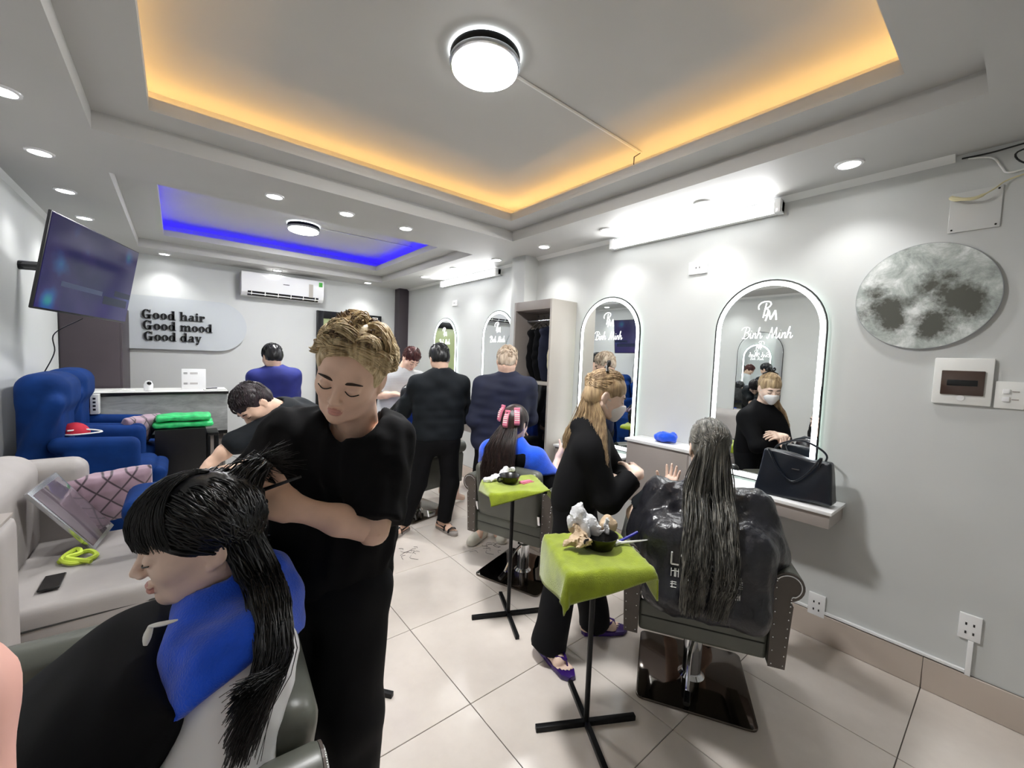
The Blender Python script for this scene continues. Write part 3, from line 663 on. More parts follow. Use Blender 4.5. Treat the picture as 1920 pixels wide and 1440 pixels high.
# reception counter
t = thing('reception_counter', 'reception counter with concrete-look front and dark edge', 'counter', (-.16, 5.12, 0))
B(-.545, -.22, .69, .535, -.20, 1.045, name='front_panel', m='concrete', parent=t, bevel=.002); B(-.56, -.24, 1.05, .545, .22, 1.075, name='top', m='black_plastic', parent=t, bevel=.003); B(-.56, -.236, 1.0752, .54, .22, 1.079, name='top_sheet', m='white_plastic', parent=t, bevel=0)
B(.515, -.199, 0, .535, .20, 1.045, name='end_panel', m='white_plastic', parent=t, bevel=.002); B(-.545, -.199, 0, -.525, .20, 1.045, name='end_panel', m='concrete', parent=t, bevel=.002); B(-.545, -.215, .655, .535, -.195, .689, name='lower_rail', m='black_metal', parent=t, bevel=.002)
B(-.52, -.10, 0, .51, -.08, .654, name='back_panel', m='taupe', parent=t, bevel=.002)
t = thing('security_camera', 'small white dome camera with black lens on the counter', 'camera', (-.212, 5.0, 1.0795))
MB().lathe([(.02, 0), (.032, .004), (.034, .03), (.034, .06), (.022, .088), (.001, .095)], n=24).obj('body', 'white_gloss', t, smooth=True); MB().ball((.006, -.026, .07), (.017, .012, .019), 10).obj('lens', 'black_gloss', t, smooth=True)
t = thing('price_board', 'white acrylic notice board standing on the counter', 'notice', (.12, 5.12, 1.0795))
B(-.095, -.004, 0, .095, .004, .20, name='board', m='white_gloss', parent=t, bevel=.003)
for zz in (.16, .15, .06, .05):
    B(-.08, -.0052, zz, -.05, -.0042, zz+.004, name='text_line', m='black_metal', parent=t, bevel=0); B(-.03, -.0052, zz, .03, -.0042, zz+.004, name='text_line', m='taupe', parent=t, bevel=0)
t = thing('notebook', 'open notebook and black pen at the counter end', 'notebook', (.28, 5.02, 1.0795)); B(-.09, -.06, 0, .09, .06, .012, name='pages', m='white_plastic', parent=t); MB().tube([(-.07, -.03, .017), (.02, .0, .017)], .005, 8).obj('pen', 'black_plastic', t)
tag(MB().tube(cr([(-.68, 4.94, 1.084), (-.62, 4.93, 1.10), (-.55, 4.92, 1.084), (-.45, 4.95, 1.084), (-.38, 4.93, 1.10), (-.30, 4.95, 1.084)], 30), .005, 6).obj('charger_cable', 'white_plastic', smooth=True), 'white charger cable lying on the counter top', 'cable')
# black stool and green packs
t = thing('black_stool', 'black box stool standing in front of the counter', 'stool', (.02, 4.45, 0))
B(-.17, -.15, .10, .16, .15, .82, name='body', m='black_plastic', parent=t, bevel=.006)
for sx, sy in ((-.15, -.13), (-.15, .13), (.14, -.13), (.14, .13)): B(sx-.015, sy-.015, 0, sx+.015, sy+.015, .10, name='leg', m='black_metal', parent=t)
t = thing('side_rack', 'small black square-tube rack right of the black stool', 'rack', (.22, 4.47, 0))
B(-.03, -.12, .74, .05, .12, .765, name='top', m='black_metal', parent=t)
for sy in (-.11, .11): B(.028, sy-.011, 0, .05, sy+.011, .74, name='leg', m='black_metal', parent=t); B(-.03, sy-.011, 0, -.008, sy+.011, .74, name='leg', m='black_metal', parent=t)
mat('green_plastic', '#35cc74', .3, var=.3, vscale=25, bump=.6, bscale=40)
for q, (z, lb) in enumerate(((.822, 'lower bright green plastic pack on the black stool'), (.880, 'upper bright green plastic pack on the black stool'))):
    o = sculpt('plastic_pack', comb([('+', rbox((0, 0, .023), (.20-.02*q, .12, .023), .02), 0)], wob(.006, 30, 40+q)), (-.24, -.16, -.02), (.24, .16, .07), .009, 'green_plastic'); o.location = (.035, 4.45, z); tag(o, lb, 'plastic pack', 'green packs on the stool')
# ================================================================== LEFT SIDE: blue armchairs, sofa and what lies on them
def blue_chair(label, y):
    t = thing('recliner_armchair', label, 'armchair', (-.45, y, 0), group='blue velvet armchairs')
    F = comb([('+', rbox((-.21, 0, .93), (.10, .24, .36), .085), 0), ('+', rbox((-.19, 0, 1.17), (.115, .25, .125), .09), .03), ('+', cone((-.25, -.24, .80), (-.14, -.25, 1.12), .055, .05), .04), ('+', cone((-.25, .24, .80), (-.14, .25, 1.12), .055, .05), .04)])
    sculpt('backrest', F, (-.36, -.33, .5), (.0, .33, 1.35), .014, 'blue_velvet', t)
    sculpt('seat', comb([('+', rbox((.06, 0, .60), (.27, .215, .09), .06), 0)]), (-.25, -.25, .48), (.36, .25, .72), .014, 'blue_velvet', t)
    for s in (-1, 1):
        sculpt('armrest', comb([('+', rbox((.07, s*.255, .70), (.18, .048, .13), .04), 0), ('+', cone((-.12, s*.255, .86), (.20, s*.255, .84), .052, .05), .03)]), (-.22, s*.255-.09, .5), (.31, s*.255+.09, .96), .012, 'blue_velvet', t)
    sculpt('footrest', comb([('+', rbox((.30, 0, .46), (.05, .21, .20), .045, np.array(Matrix.Rotation(.25, 3, 'Y'), np.float32)), 0)]), (.15, -.25, .18), (.45, .25, .72), .014, 'blue_velvet', t)
    B(-.26, -.26, .06, .24, .26, .50, name='base', m='blue_velvet', parent=t, bevel=.03)
    for sx in (-.2, .18):
        for sy in (-.2, .2): MB().lathe([(.018, 0), (.025, .07)], (sx, sy, 0), n=12).obj('foot', 'black_plastic', t)
    return t
blue_chair('near blue velvet armchair holding the red cap', 3.93); blue_chair('far blue velvet armchair against the counter side', 4.55)
def cushion_mat():
    k = N('mauve_quilt'); v = k.tex('Object'); sp = k.n('ShaderNodeSeparateXYZ'); k.l(v, sp.inputs[0]); outs = []
    for sg in (1, -1):
        a = k.n('ShaderNodeMath', operation='MULTIPLY_ADD'); k.l(sp.outputs['Z'], a.inputs[0]); a.inputs[1].default_value = sg*.8; k.l(sp.outputs['X'], a.inputs[2])
        p = k.n('ShaderNodeMath', operation='PINGPONG'); k.l(a.outputs[0], p.inputs[0]); p.inputs[1].default_value = .052; outs.append(p.outputs[0])
    mn = k.n('ShaderNodeMath', operation='MINIMUM'); k.l(outs[0], mn.inputs[0]); k.l(outs[1], mn.inputs[1])
    k.l(k.ramp(mn.outputs[0], ((.003, rgb('#2d1f2c')), (.0075, rgb('#a08594')), (1, rgb('#b79bab')))), k.b.inputs['Base Color']); k.b.inputs['Roughness'].default_value = .6; k.b.inputs['Sheen Weight'].default_value = .5
cushion_mat()
def cushion(label, loc, rot, w=.19, h=.17, d=.065, m='mauve_quilt', name='cushion', seed=1, g='mauve quilted cushions'):
    def F(P):
        x, y, z = P[:, 0]/w, P[:, 1], P[:, 2]/h; e = np.clip((1-x**4)*(1-z**4), 0, 1)**.5
        q = np.maximum(np.abs(P[:, 0])-w*(1-.06*(1-np.abs(z))), np.abs(P[:, 2])-h*(1-.06*(1-np.abs(x))))
        dd = .0 if m != 'mauve_quilt' else .010*np.minimum(np.abs(((P[:, 0]+.8*P[:, 2])/.104+.5) % 1-.5), np.abs(((P[:, 0]-.8*P[:, 2])/.104+.5) % 1-.5))*2
        return np.maximum(np.abs(y)-(.006+d*e)+.006-dd*np.sign(e), q)*.7
    o = sculpt(name, comb([('+', F, 0)], wob(.003, 22, seed)), (-w-.02, -d-.03, -h-.02), (w+.02, d+.03, h+.02), .007, m); o.location = loc; o.rotation_euler = rot; return tag(o, label, 'cushion', g)
cushion('mauve quilted cushion leaning at the sofa end beside the framed picture', (-.315, 3.33, .60), (.30, -.08, .05), .195, .165, .055)
cushion('mauve quilted cushion lying on the near blue armchair', (-.40, 3.95, .745), (1.2, .0, .3), .16, .15, .05, seed=3); cushion('mauve quilted cushion on the far blue armchair, peeking past its arm', (-.27, 4.42, .80), (.5, .0, .9), .16, .15, .05, seed=4)
t = thing('red_cap', 'bright red cap with white cord on the near blue armchair', 'cap', (-.53, 3.86, .90))
mat('red_cloth', '#b3152f', .8); sculpt('crown', comb([('+', ell((0, 0, .0), (.075, .08, .075)), 0), ('&', half((0, 0, 0), (0, 0, -1)), .004)]), (-.1, -.1, -.01), (.1, .1, .09), .007, 'red_cloth', t)
MB().tube(cr([(-.06, -.05, .01), (.0, -.10, .01), (.10, -.08, .012), (.13, -.02, .012), (.06, -.03, .03), (-.02, -.085, .035)], 24), .005, 6).obj('cord', 'white_plastic', t, smooth=True)
t = thing('gift_box', 'white carton with dark lettering beside pink wrapping on the far armchair', 'carton', (-.56, 4.80, .915))
mat('pink_wrap', '#c99bb0', .5, bump=.5, bscale=30); B(-.0, -.05, 0, .05, .05, .16, name='carton', m='white_plastic', parent=t, bevel=.002)
for q in range(4): B(.015, -.0515, .03+q*.03, .032, -.0505, .045+q*.03, name='character', m='black_plastic', parent=t, bevel=0)
sculpt('wrapping', comb([('+', rbox((-.05, 0, .075), (.045, .05, .075), .02), 0)], wob(.006, 40, 8)), (-.12, -.08, -.02), (.02, .08, .18), .008, 'pink_wrap', t)
# blue padded stool near the bending man
t = thing('padded_stool', 'blue padded stool under the bending man\'s hand', 'stool', (-.02, 2.82, 0)); sculpt('seat', comb([('+', rbox((0, 0, .68), (.2, .2, .065), .06), 0)]), (-.23, -.23, .58), (.23, .23, .78), .014, 'blue_velvet', t)
MB().lathe([(.03, .02), (.03, .62)], n=14).obj('column', 'chrome', t, smooth=True); MB().lathe([(.2, 0), (.2, .015), (.05, .03)], n=28).obj('base', 'chrome', t, smooth=True)
# sofa
t = thing('sofa', 'grey upholstered sofa along the left wall', 'sofa', (-.475, 2.9, 0))
sculpt('backrest', comb([('+', rbox((-.21, -.05, .62), (.10, .50, .26), .09), 0), ('+', cone((-.235, -.5, .80), (-.235, .42, .80), .085, .085), .05)]), (-.34, -.58, .33), (-.08, .50, .92), .016, 'sofa_grey', t)
sculpt('armrest', comb([('+', rbox((-.12, .44, .58), (.19, .085, .27), .07), 0)]), (-.34, .33, .28), (.10, .55, .88), .016, 'sofa_grey', t)
sculpt('seat', comb([('+', rbox((.09, -.04, .33), (.30, .42, .085), .035), 0)]), (-.24, -.48, .22), (.42, .40, .44), .016, 'sofa_grey', t)
B(-.30, -.46, .05, .36, .40, .26, name='base', m='sofa_grey', parent=t, bevel=.02)
MB().tube([(.39, -.455, .33), (-.2, -.465, .33)], .004, 6).obj('piping', 'leather_seam', t)
t = thing('side_unit', 'grey padded side unit at the left edge below the sofa', 'side unit', (-.62, 2.22, 0)); sculpt('body', comb([('+', rbox((0, 0, .43), (.15, .11, .42), .03), 0)]), (-.18, -.14, -.01), (.18, .14, .88), .016, 'sofa_grey', t); B(-.13, -.09, .85, .14, .095, .862, name='top', m='taupe', parent=t)
t = thing('framed_picture', 'silver-framed glossy panel leaning on the sofa backrest', 'frame', (-.345, 3.1, .424)); Mx = Matrix(((-.42, .0, .9), (-.15, 1, 0), (.89, 0, .45))).to_3x3()
ux, uy = Vector((-.20, -.13, .37)), Vector((.05, .26, .03)); 
def quad_slab(o0, a, b, th, name, m, par):
    nn = a.cross(b).normalized()*th; v = [o0, o0+a, o0+a+b, o0+b]; return MB().add([tuple(p) for p in v]+[tuple(p+nn) for p in v], [(0, 1, 2, 3), (4, 7, 6, 5), (0, 4, 5, 1), (1, 5, 6, 2), (2, 6, 7, 3), (3, 7, 4, 0)]).obj(name, m, par, bevel=.002)
o0 = Vector((0, -.13, 0)); quad_slab(o0, ux, uy, .018, 'frame', 'steel', t)
mat('gloss_panel', '#8a7f88', .05, .6); quad_slab(o0+ux*.05+uy*.05-ux.cross(uy).normalized()*.002, ux*.9, uy*.9, .003, 'glass', 'gloss_panel', t); quad_slab(o0+ux*.05+uy*.05+ux.cross(uy).normalized()*.0175, ux*.9, uy*.9, .003, 'glass', 'gloss_panel', t)
mat('yellow_cord', '#c6dc4a', .6); tag(MB().tube(cr([(-.46, 2.88, .427), (-.42, 2.93, .43), (-.36, 2.93, .437), (-.33, 2.86, .43), (-.40, 2.82, .43), (-.45, 2.88, .44), (-.41, 2.95, .452), (-.39, 2.9, .445), (-.43, 2.86, .447), (-.34, 2.8, .43)], 60), .011, 6).obj('coiled_cord', 'yellow_cord', smooth=True), 'yellow-green coiled cord on the sofa seat', 'cord')
t = thing('phone', 'black phone lying at the front edge of the sofa seat', 'phone', (-.445, 2.65, .424), rz=.0); B(-.034, -.075, 0, .034, .075, .008, name='body', m='black_plastic', parent=t, bevel=.003); B(-.031, -.072, .0081, .031, .072, .0085, name='screen', m='black_gloss', parent=t, bevel=0)
# ================================================================== SALON CHAIRS
def salon_chair(label, loc, rz):
    t = thing('salon_chair', label, 'salon chair', loc, rz, 'olive leather salon chairs')
    mat('plate_chrome', '#6d6661', .06, 1)
    MB().prism([(math.copysign(.215, a)+.03*math.cos(q), math.copysign(.215, b)+.03*math.sin(q)) for a, b, q0 in ((1, 1, 0), (-1, 1, PI/2), (-1, -1, PI), (1, -1, 1.5*PI)) for q in np.linspace(q0, q0+PI/2, 5)], 2, .002, .014).obj('base_plate', 'plate_chrome', t, bevel=.004)
    MB().lathe([(.06, .014), (.045, .03), (.042, .03), (.042, .20), (.03, .21), (.03, .33)], n=28).obj('column', 'chrome', t, smooth=True)
    MB().tube(cr([(-.03, 0, .20), (-.10, .02, .16), (-.19, .03, .07), (-.22, .03, .05)], 12), .009, 8).obj('pump_lever', 'chrome', t, smooth=True)
    MB().tube([(-.20, .03, .06), (-.25, .035, .045)], .014, 8).obj('lever_pad', 'black_plastic', t, smooth=True)
    sculpt('seat', comb([('+', rbox((.05, 0, .43), (.24, .245, .075), .05), 0)]), (-.22, -.26, .34), (.31, .26, .53), .012, 'leather', t)
    o = B(-.235, -.25, .315, -.165, .25, .455, name='back_rail', m='leather', parent=t, bevel=.018, seg=3); MB().tube([(-.236, -.24, .385), (-.236, .24, .385)], .003, 5).obj('seam', 'leather_seam', o)
    Rm = np.array(Matrix.Rotation(-.16, 3, 'Y'), np.float32)
    o = sculpt('backrest', comb([('+', rbox((-.225, 0, .62), (.05, .245, .19), .045, Rm), 0)]), (-.36, -.27, .40), (-.12, .27, .87), .012, 'leather', t)
    for s in (-1, 1):
        pr = [(s*.252, .30), (s*.252, .66)]+[(s*(.302+.058*math.cos(q)), .645+.058*math.sin(q)) for q in np.linspace(PI*.85, -PI*.45, 16)]+[(s*.325, .57), (s*.318, .45), (s*.312, .30)]
        a = MB().prism(pr, 0, -.245, .29).obj('arm', 'leather', t, bevel=.008)
        MB().prism([(y*.995+s*.001, z+.004 if z < .4 else z-.003) for y, z in pr], 0, -.2495, -.2445).obj('arm_face', 'leather_brown', a)
        nb = MB(); path = [(s*.262, .32), (s*.262, .50), (s*.262, .655)]+[(s*(.302+.045*math.cos(q)), .645+.045*math.sin(q)) for q in np.linspace(PI*.8, -PI*.40, 14)]+[(s*.313, .56), (s*.307, .45), (s*.302, .32)]
        for q in cr([(-.2505, y, z) for y, z in path], 64): nb.ball(q, .0035, 5)
        stuff(nb.obj('nailheads', 'chrome', a, smooth=True))
        MB().tube([(-.24, s*.235, .47), (-.255, s*.235, .53)], .010, 8).obj('hinge', 'chrome', t, smooth=True)
    return t
ch = salon_chair('olive leather salon chair of the woman in the black dye cape', (1.92, .905, 0), math.radians(31))
dup(ch, 'olive leather salon chair of the client with pink hair clips', (1.89, 2.13, 0), math.radians(20))
dup(ch, 'olive leather salon chair behind the man in black', (1.78, 3.58, 0), math.radians(12))
gc = dup(ch, 'raised grey leather salon chair of the girl in the blue towel', (-.04, 1.02, 0), math.radians(176))
for c in gc.children:
    nm = c.name.split('.')[0]
    if nm == 'column': c.scale = (1, 1, 1.38)
    elif nm == 'backrest': c.location.z += .05; c.location.x += .04
    elif nm not in ('base_plate', 'pump_lever', 'lever_pad'): c.location.z += .125
# ================================================================== TOOL STANDS
def stand(label, loc, rz, h, tray=True):
    t = thing('tool_stand', label, 'stand', loc, rz, 'black cross-base tool stands')
    MB().box(-.215, -.011, .0, .215, .011, .022).obj('base_bar', 'black_metal', t, bevel=.003); MB().box(-.011, -.215, .0, .011, .215, .0215).obj('base_bar', 'black_metal', t, bevel=.003)
    MB().tube([(0, 0, .02), (0, 0, h-.012)], .011, 10).obj('pole', 'black_metal', t, smooth=True)
    B(-.155, -.155, h-.012, .155, .155, h, name='tray', m='steel', parent=t, bevel=.004)
    return t
def drape(name, label, loc, rz, hx, hy, sx, sy, off=(0, 0), m='towel_green', rot2=0, seed=1, n=46, cat='towel', drop=1.0):
    r = np.random.default_rng(seed); U = np.linspace(-sx, sx, n); W_ = np.linspace(-sy, sy, n); V = np.zeros((n, n, 3)); ph = r.uniform(0, 6, 6)
    for i, u in enumerate(U):
        for j, q in enumerate(W_):
            x = u*math.cos(rot2)-q*math.sin(rot2)+off[0]; y = u*math.sin(rot2)+q*math.cos(rot2)+off[1]
            ox = max(0, abs(x)-hx); oy = max(0, abs(y)-hy); o = math.hypot(ox, oy)
            cx_ = math.copysign(min(abs(x), hx), x); cy_ = math.copysign(min(abs(y), hy), y)
            if o > 0:
                dx, dy = math.copysign(ox, x)/o, math.copysign(oy, y)/o; out = .012*(1-math.exp(-o*40))+.10*o*(.5+.5*math.sin(22*(x*abs(dy)+y*abs(dx))+ph[0]))+.06*o
                V[i, j] = (cx_+dx*out, cy_+dy*out, -o*.97*drop)
            else: V[i, j] = (cx_, cy_, .004*math.sin(30*x+ph[1])*math.sin(26*y+ph[2])+.003)
    F = [(i*n+j, (i+1)*n+j, (i+1)*n+j+1, i*n+j+1) for i in range(n-1) for j in range(n-1)]
    me = npmesh(name, V.reshape(-1, 3), np.array(F), m); o = link(name, me); o.location = loc; o.rotation_euler = (0, 0, rz)
    md = o.modifiers.new('thick', 'SOLIDIFY'); md.thickness = .006; md.offset = 1
    return tag(o, label, cat)
S1 = (1.38, 1.14, 0); stand('black cross-base tool stand under the green towel, nearest the camera', (1.30, 1.03, 0), math.radians(-29), .735); 
stand('black cross-base tool stand in front of the pink-clip client', (1.49, 1.79, 0), math.radians(-25), .78)
stand('black cross-base stand behind the blond stylist\'s legs', (.585, 1.80, 0), math.radians(38), .70); stand('black cross-base stand behind the blond stylist, farther back', (1.03, 2.98, 0), math.radians(-25), .72)
drape('green_towel', 'lime green towel draped on the nearest tool stand', (1.30, 1.03, .738), math.radians(-29), .165, .165, .27, .21, (-.02, -.02), rot2=.22, seed=2)
drape('green_towel', 'lime green towel on the stand before the pink-clip client', (1.49, 1.79, .783), math.radians(-25), .165, .165, .20, .15, (.0, -.04), rot2=.2, seed=5)
drape('green_towel', 'lime green towel on the stand behind the stylist', (1.03, 2.98, .723), math.radians(-25), .165, .165, .21, .18, (.0, -.03), rot2=.1, seed=7)
def bowl(label, loc, r=.062, h=.05):
    t = thing('dye_bowl', label, 'bowl', loc, group='black dye bowls')
    MB().lathe([(r*.62, 0), (r*.72, .004), (r, h), (r*1.02, h), (r*.96, h-.002), (r*.68, .008), (.001, .007)], n=32).obj('bowl', 'black_plastic', t, smooth=True)
    MB().tube(cr([(-r*.95, 0, h*.9), (-r*1.35, 0, h*.95), (-r*1.35, 0, h*.45), (-r*.85, 0, h*.4)], 12), .005, 6).obj('handle', 'black_plastic', t, smooth=True); return t
bowl('black dye bowl on the nearest green towel', (1.33, 1.03, .746), .07, .055); bowl('black handled bowl on the farther green towel', (1.47, 1.80, .79), .06, .045)
def crumple(name, label, cat, loc, blobs, m, seed, amp=.012, h=.010, sc=42, group=None, smooth=False):
    w1, w2 = wob(amp, sc, seed), wob(amp, sc*1.9, seed+1)
    F = comb([('+', ell(c, r), .02) for c, r in blobs]+[('&', half((0, 0, .0), (0, 0, -1)), .004)], lambda P: w1(P)+np.abs(w2(P))*.7)
    c = np.array([b[0] for b in blobs]); r = np.array([b[1] for b in blobs]); V, Q = surf(F, (c-r).min(0)-.03, (c+r).max(0)+.03, h); V[:, 2] = np.maximum(V[:, 2], 0)
    o = link(name, npmesh(name, V, Q, m, smooth)); o.location = loc; return tag(o, label, cat, group)
crumple('folded_towel', 'crumpled blue towel on the taupe wall cabinet', 'towel', (2.64, 1.52, .957), [((0, 0, .035), (.05, .075, .04)), ((0, .05, .03), (.04, .04, .035))], 'towel_blue', 23, .010, .008, smooth=True)
crumple('plastic_bag', 'crumpled white plastic bag on the nearest green towel', 'plastic bag', (1.33, 1.10, .747), [((0, 0, .06), (.06, .04, .05)), ((-.02, .03, .12), (.035, .03, .045)), ((-.07, .02, .09), (.035, .02, .03)), ((.05, -.05, .07), (.03, .02, .04))], 'plastic_bag', 3, .014)
crumple('plastic_glove', 'crumpled translucent tan gloves beside the nearest dye bowl', 'gloves', (1.25, 1.06, .747), [((0, 0, .03), (.05, .035, .028)), ((-.03, .03, .02), (.03, .02, .018)), ((.04, .05, .05), (.05, .03, .04))], 'paper_tan', 6, .016, .008, 60)
crumple('paper_cup_bag', 'brown paper bag piece behind the nearest dye bowl', 'paper bag', (1.42, 1.07, .747), [((0, 0, .05), (.05, .035, .055))], 'paper_tan', 9, .008)
t = thing('tint_brush', 'blue-handled tint comb lying across the nearest green towel', 'tint brush', (1.43, 1.0, .76)); mat('blue_plastic', '#2a2c9a', .3)
MB().tube([(-.02, -.01, .0), (.10, -.07, .005)], [.006, .002], 6).obj('tail', 'white_plastic', t, smooth=True); MB().tube(cr([(-.02, .0, .0), (.04, -.01, .012), (.09, -.015, .02)], 10), .006, 8).obj('handle', 'blue_plastic', t, smooth=True); B(-.05, -.012, -.006, -.01, .012, .006, name='comb_head', m='white_plastic', parent=t)
crumple('tissue', 'crumpled white tissue on the farther green towel', 'tissue', (1.47, 1.88, .789), [((0, 0, .02), (.07, .03, .02)), ((.08, .03, .04), (.05, .02, .025)), ((-.07, 0, .015), (.05, .03, .015))], 'plastic_bag', 13, .010)
mat('pink_plastic', '#e0809a', .35); t = thing('pink_comb', 'pink plastic comb piece by the farther bowl', 'comb', (1.55, 1.755, .789)); B(-.04, -.012, 0, .04, .012, .012, name='spine', m='pink_plastic', parent=t); [B(-.036+q*.012, -.032, .003, -.032+q*.012, -.012, .009, name='tooth', m='pink_plastic', parent=t, bevel=0) for q in range(7)]
# hair clippings on the floor
for lb, pts in (('cut lock of dark hair on the floor below the white shoes', 7), ('thin loose hairs on the floor near the bottom edge', 3), ('cut hair wisps on the floor near the sandals', 6)):
    mb = MB(); c = {7: (1.92, 2.55), 3: (.68, 1.0), 6: (1.32, 2.82)}[pts]
    for q in range(pts*2 if pts > 3 else 3):
        a = random.uniform(0, 6.3); L = random.uniform(.03, .09); x, y = c[0]+random.gauss(0, .07 if pts > 3 else .03), c[1]+random.gauss(0, .06 if pts > 3 else .03)
        mb.tube(cr([(x, y, .002), (x+L*.5*math.cos(a), y+L*.5*math.sin(a), .004), (x+L*math.cos(a+.8), y+L*math.sin(a+.8), .002)], 8), .0011 if pts > 3 else .0009, 4)
    tag(stuff(mb.obj('hair_clippings', 'hair_black')), lb, 'hair clippings')
# ================================================================== PEOPLE
A_ = lambda *v: np.array(v, float)
def unit(v): v = np.array(v, float); return v/np.linalg.norm(v)
def frame(fwd, up=(0, 0, 1)):
    f = unit(fwd); r = unit(np.cross(f, up)); u = np.cross(r, f); return np.stack([r, f, u], 1)     # columns: right, forward, up
def capped(a, b, ra, rb, flare=0):
    a = np.array(a, float); b = np.array(b, float); f = cone(a, b, ra, rb); g = half(b, b-a); return lambda P: np.maximum(f(P), g(P))
def head_ops(nl, fem=False, lids=True):
    ops = [('+', ell((0, -.012, .035), (.074, .094, .086)), 0), ('+', ell((0, .02, -.015), (.065, .070, .085)), .03),
        ('+', cone((0, .025, -.052), (0, .065, -.090), .048, .020 if fem else .024), .03)]
    for s in (-1, 1):
        ops += [('+', ell((s*.037, .050, -.024), (.024, .028, .026)), .02), ('+', cone((s*.05, -.005, -.05), (s*.03, .045, -.085), .018, .014), .03)]
    ops += [('+', cone((-.03, .077, .021), (.03, .077, .021), .012, .012), .016), ('+', cone((0, .084, .012), (0, .106, -.028), .006, .0100 if not fem else .0085), .011)]
    for s in (-1, 1):
        ops += [('+', ell((s*.0105, .097, -.033), (.0075, .009, .0065)), .006), ('-', ell((s*.031, .100, .001), (.020, .017, .011)), .012), ('+', ell((s*.031, .0775, -.001), (.0165, .0145, .0125)), .004)]
    ops += [('+', ell((0, .0885, -.0600), (.019, .0085, .005)), .005), ('+', ell((0, .087, -.0702), (.016, .0095, .0058)), .005), ('-', cone((-.019, .101, -.0650), (.019, .101, -.0650), .0022, .0022), .003)]
    for s in (-1, 1):
        Re = np.array(Matrix.Rotation(s*.25, 3, 'Z') @ Matrix.Rotation(-.2, 3, 'X'), np.float32)
        ops += [('+', ell((s*.076, -.012, -.006), (.007, .019, .031), Re), .005), ('-', ell((s*.086, -.006, -.004), (.007, .010, .017)), .004), ('+', ell((s*.074, -.004, -.034), (.006, .009, .009)), .004)]
    ops += [('+', cone((0, -.028, -.05), nl, .050 if fem else .055, .052 if fem else .058), .03)]
    return ops
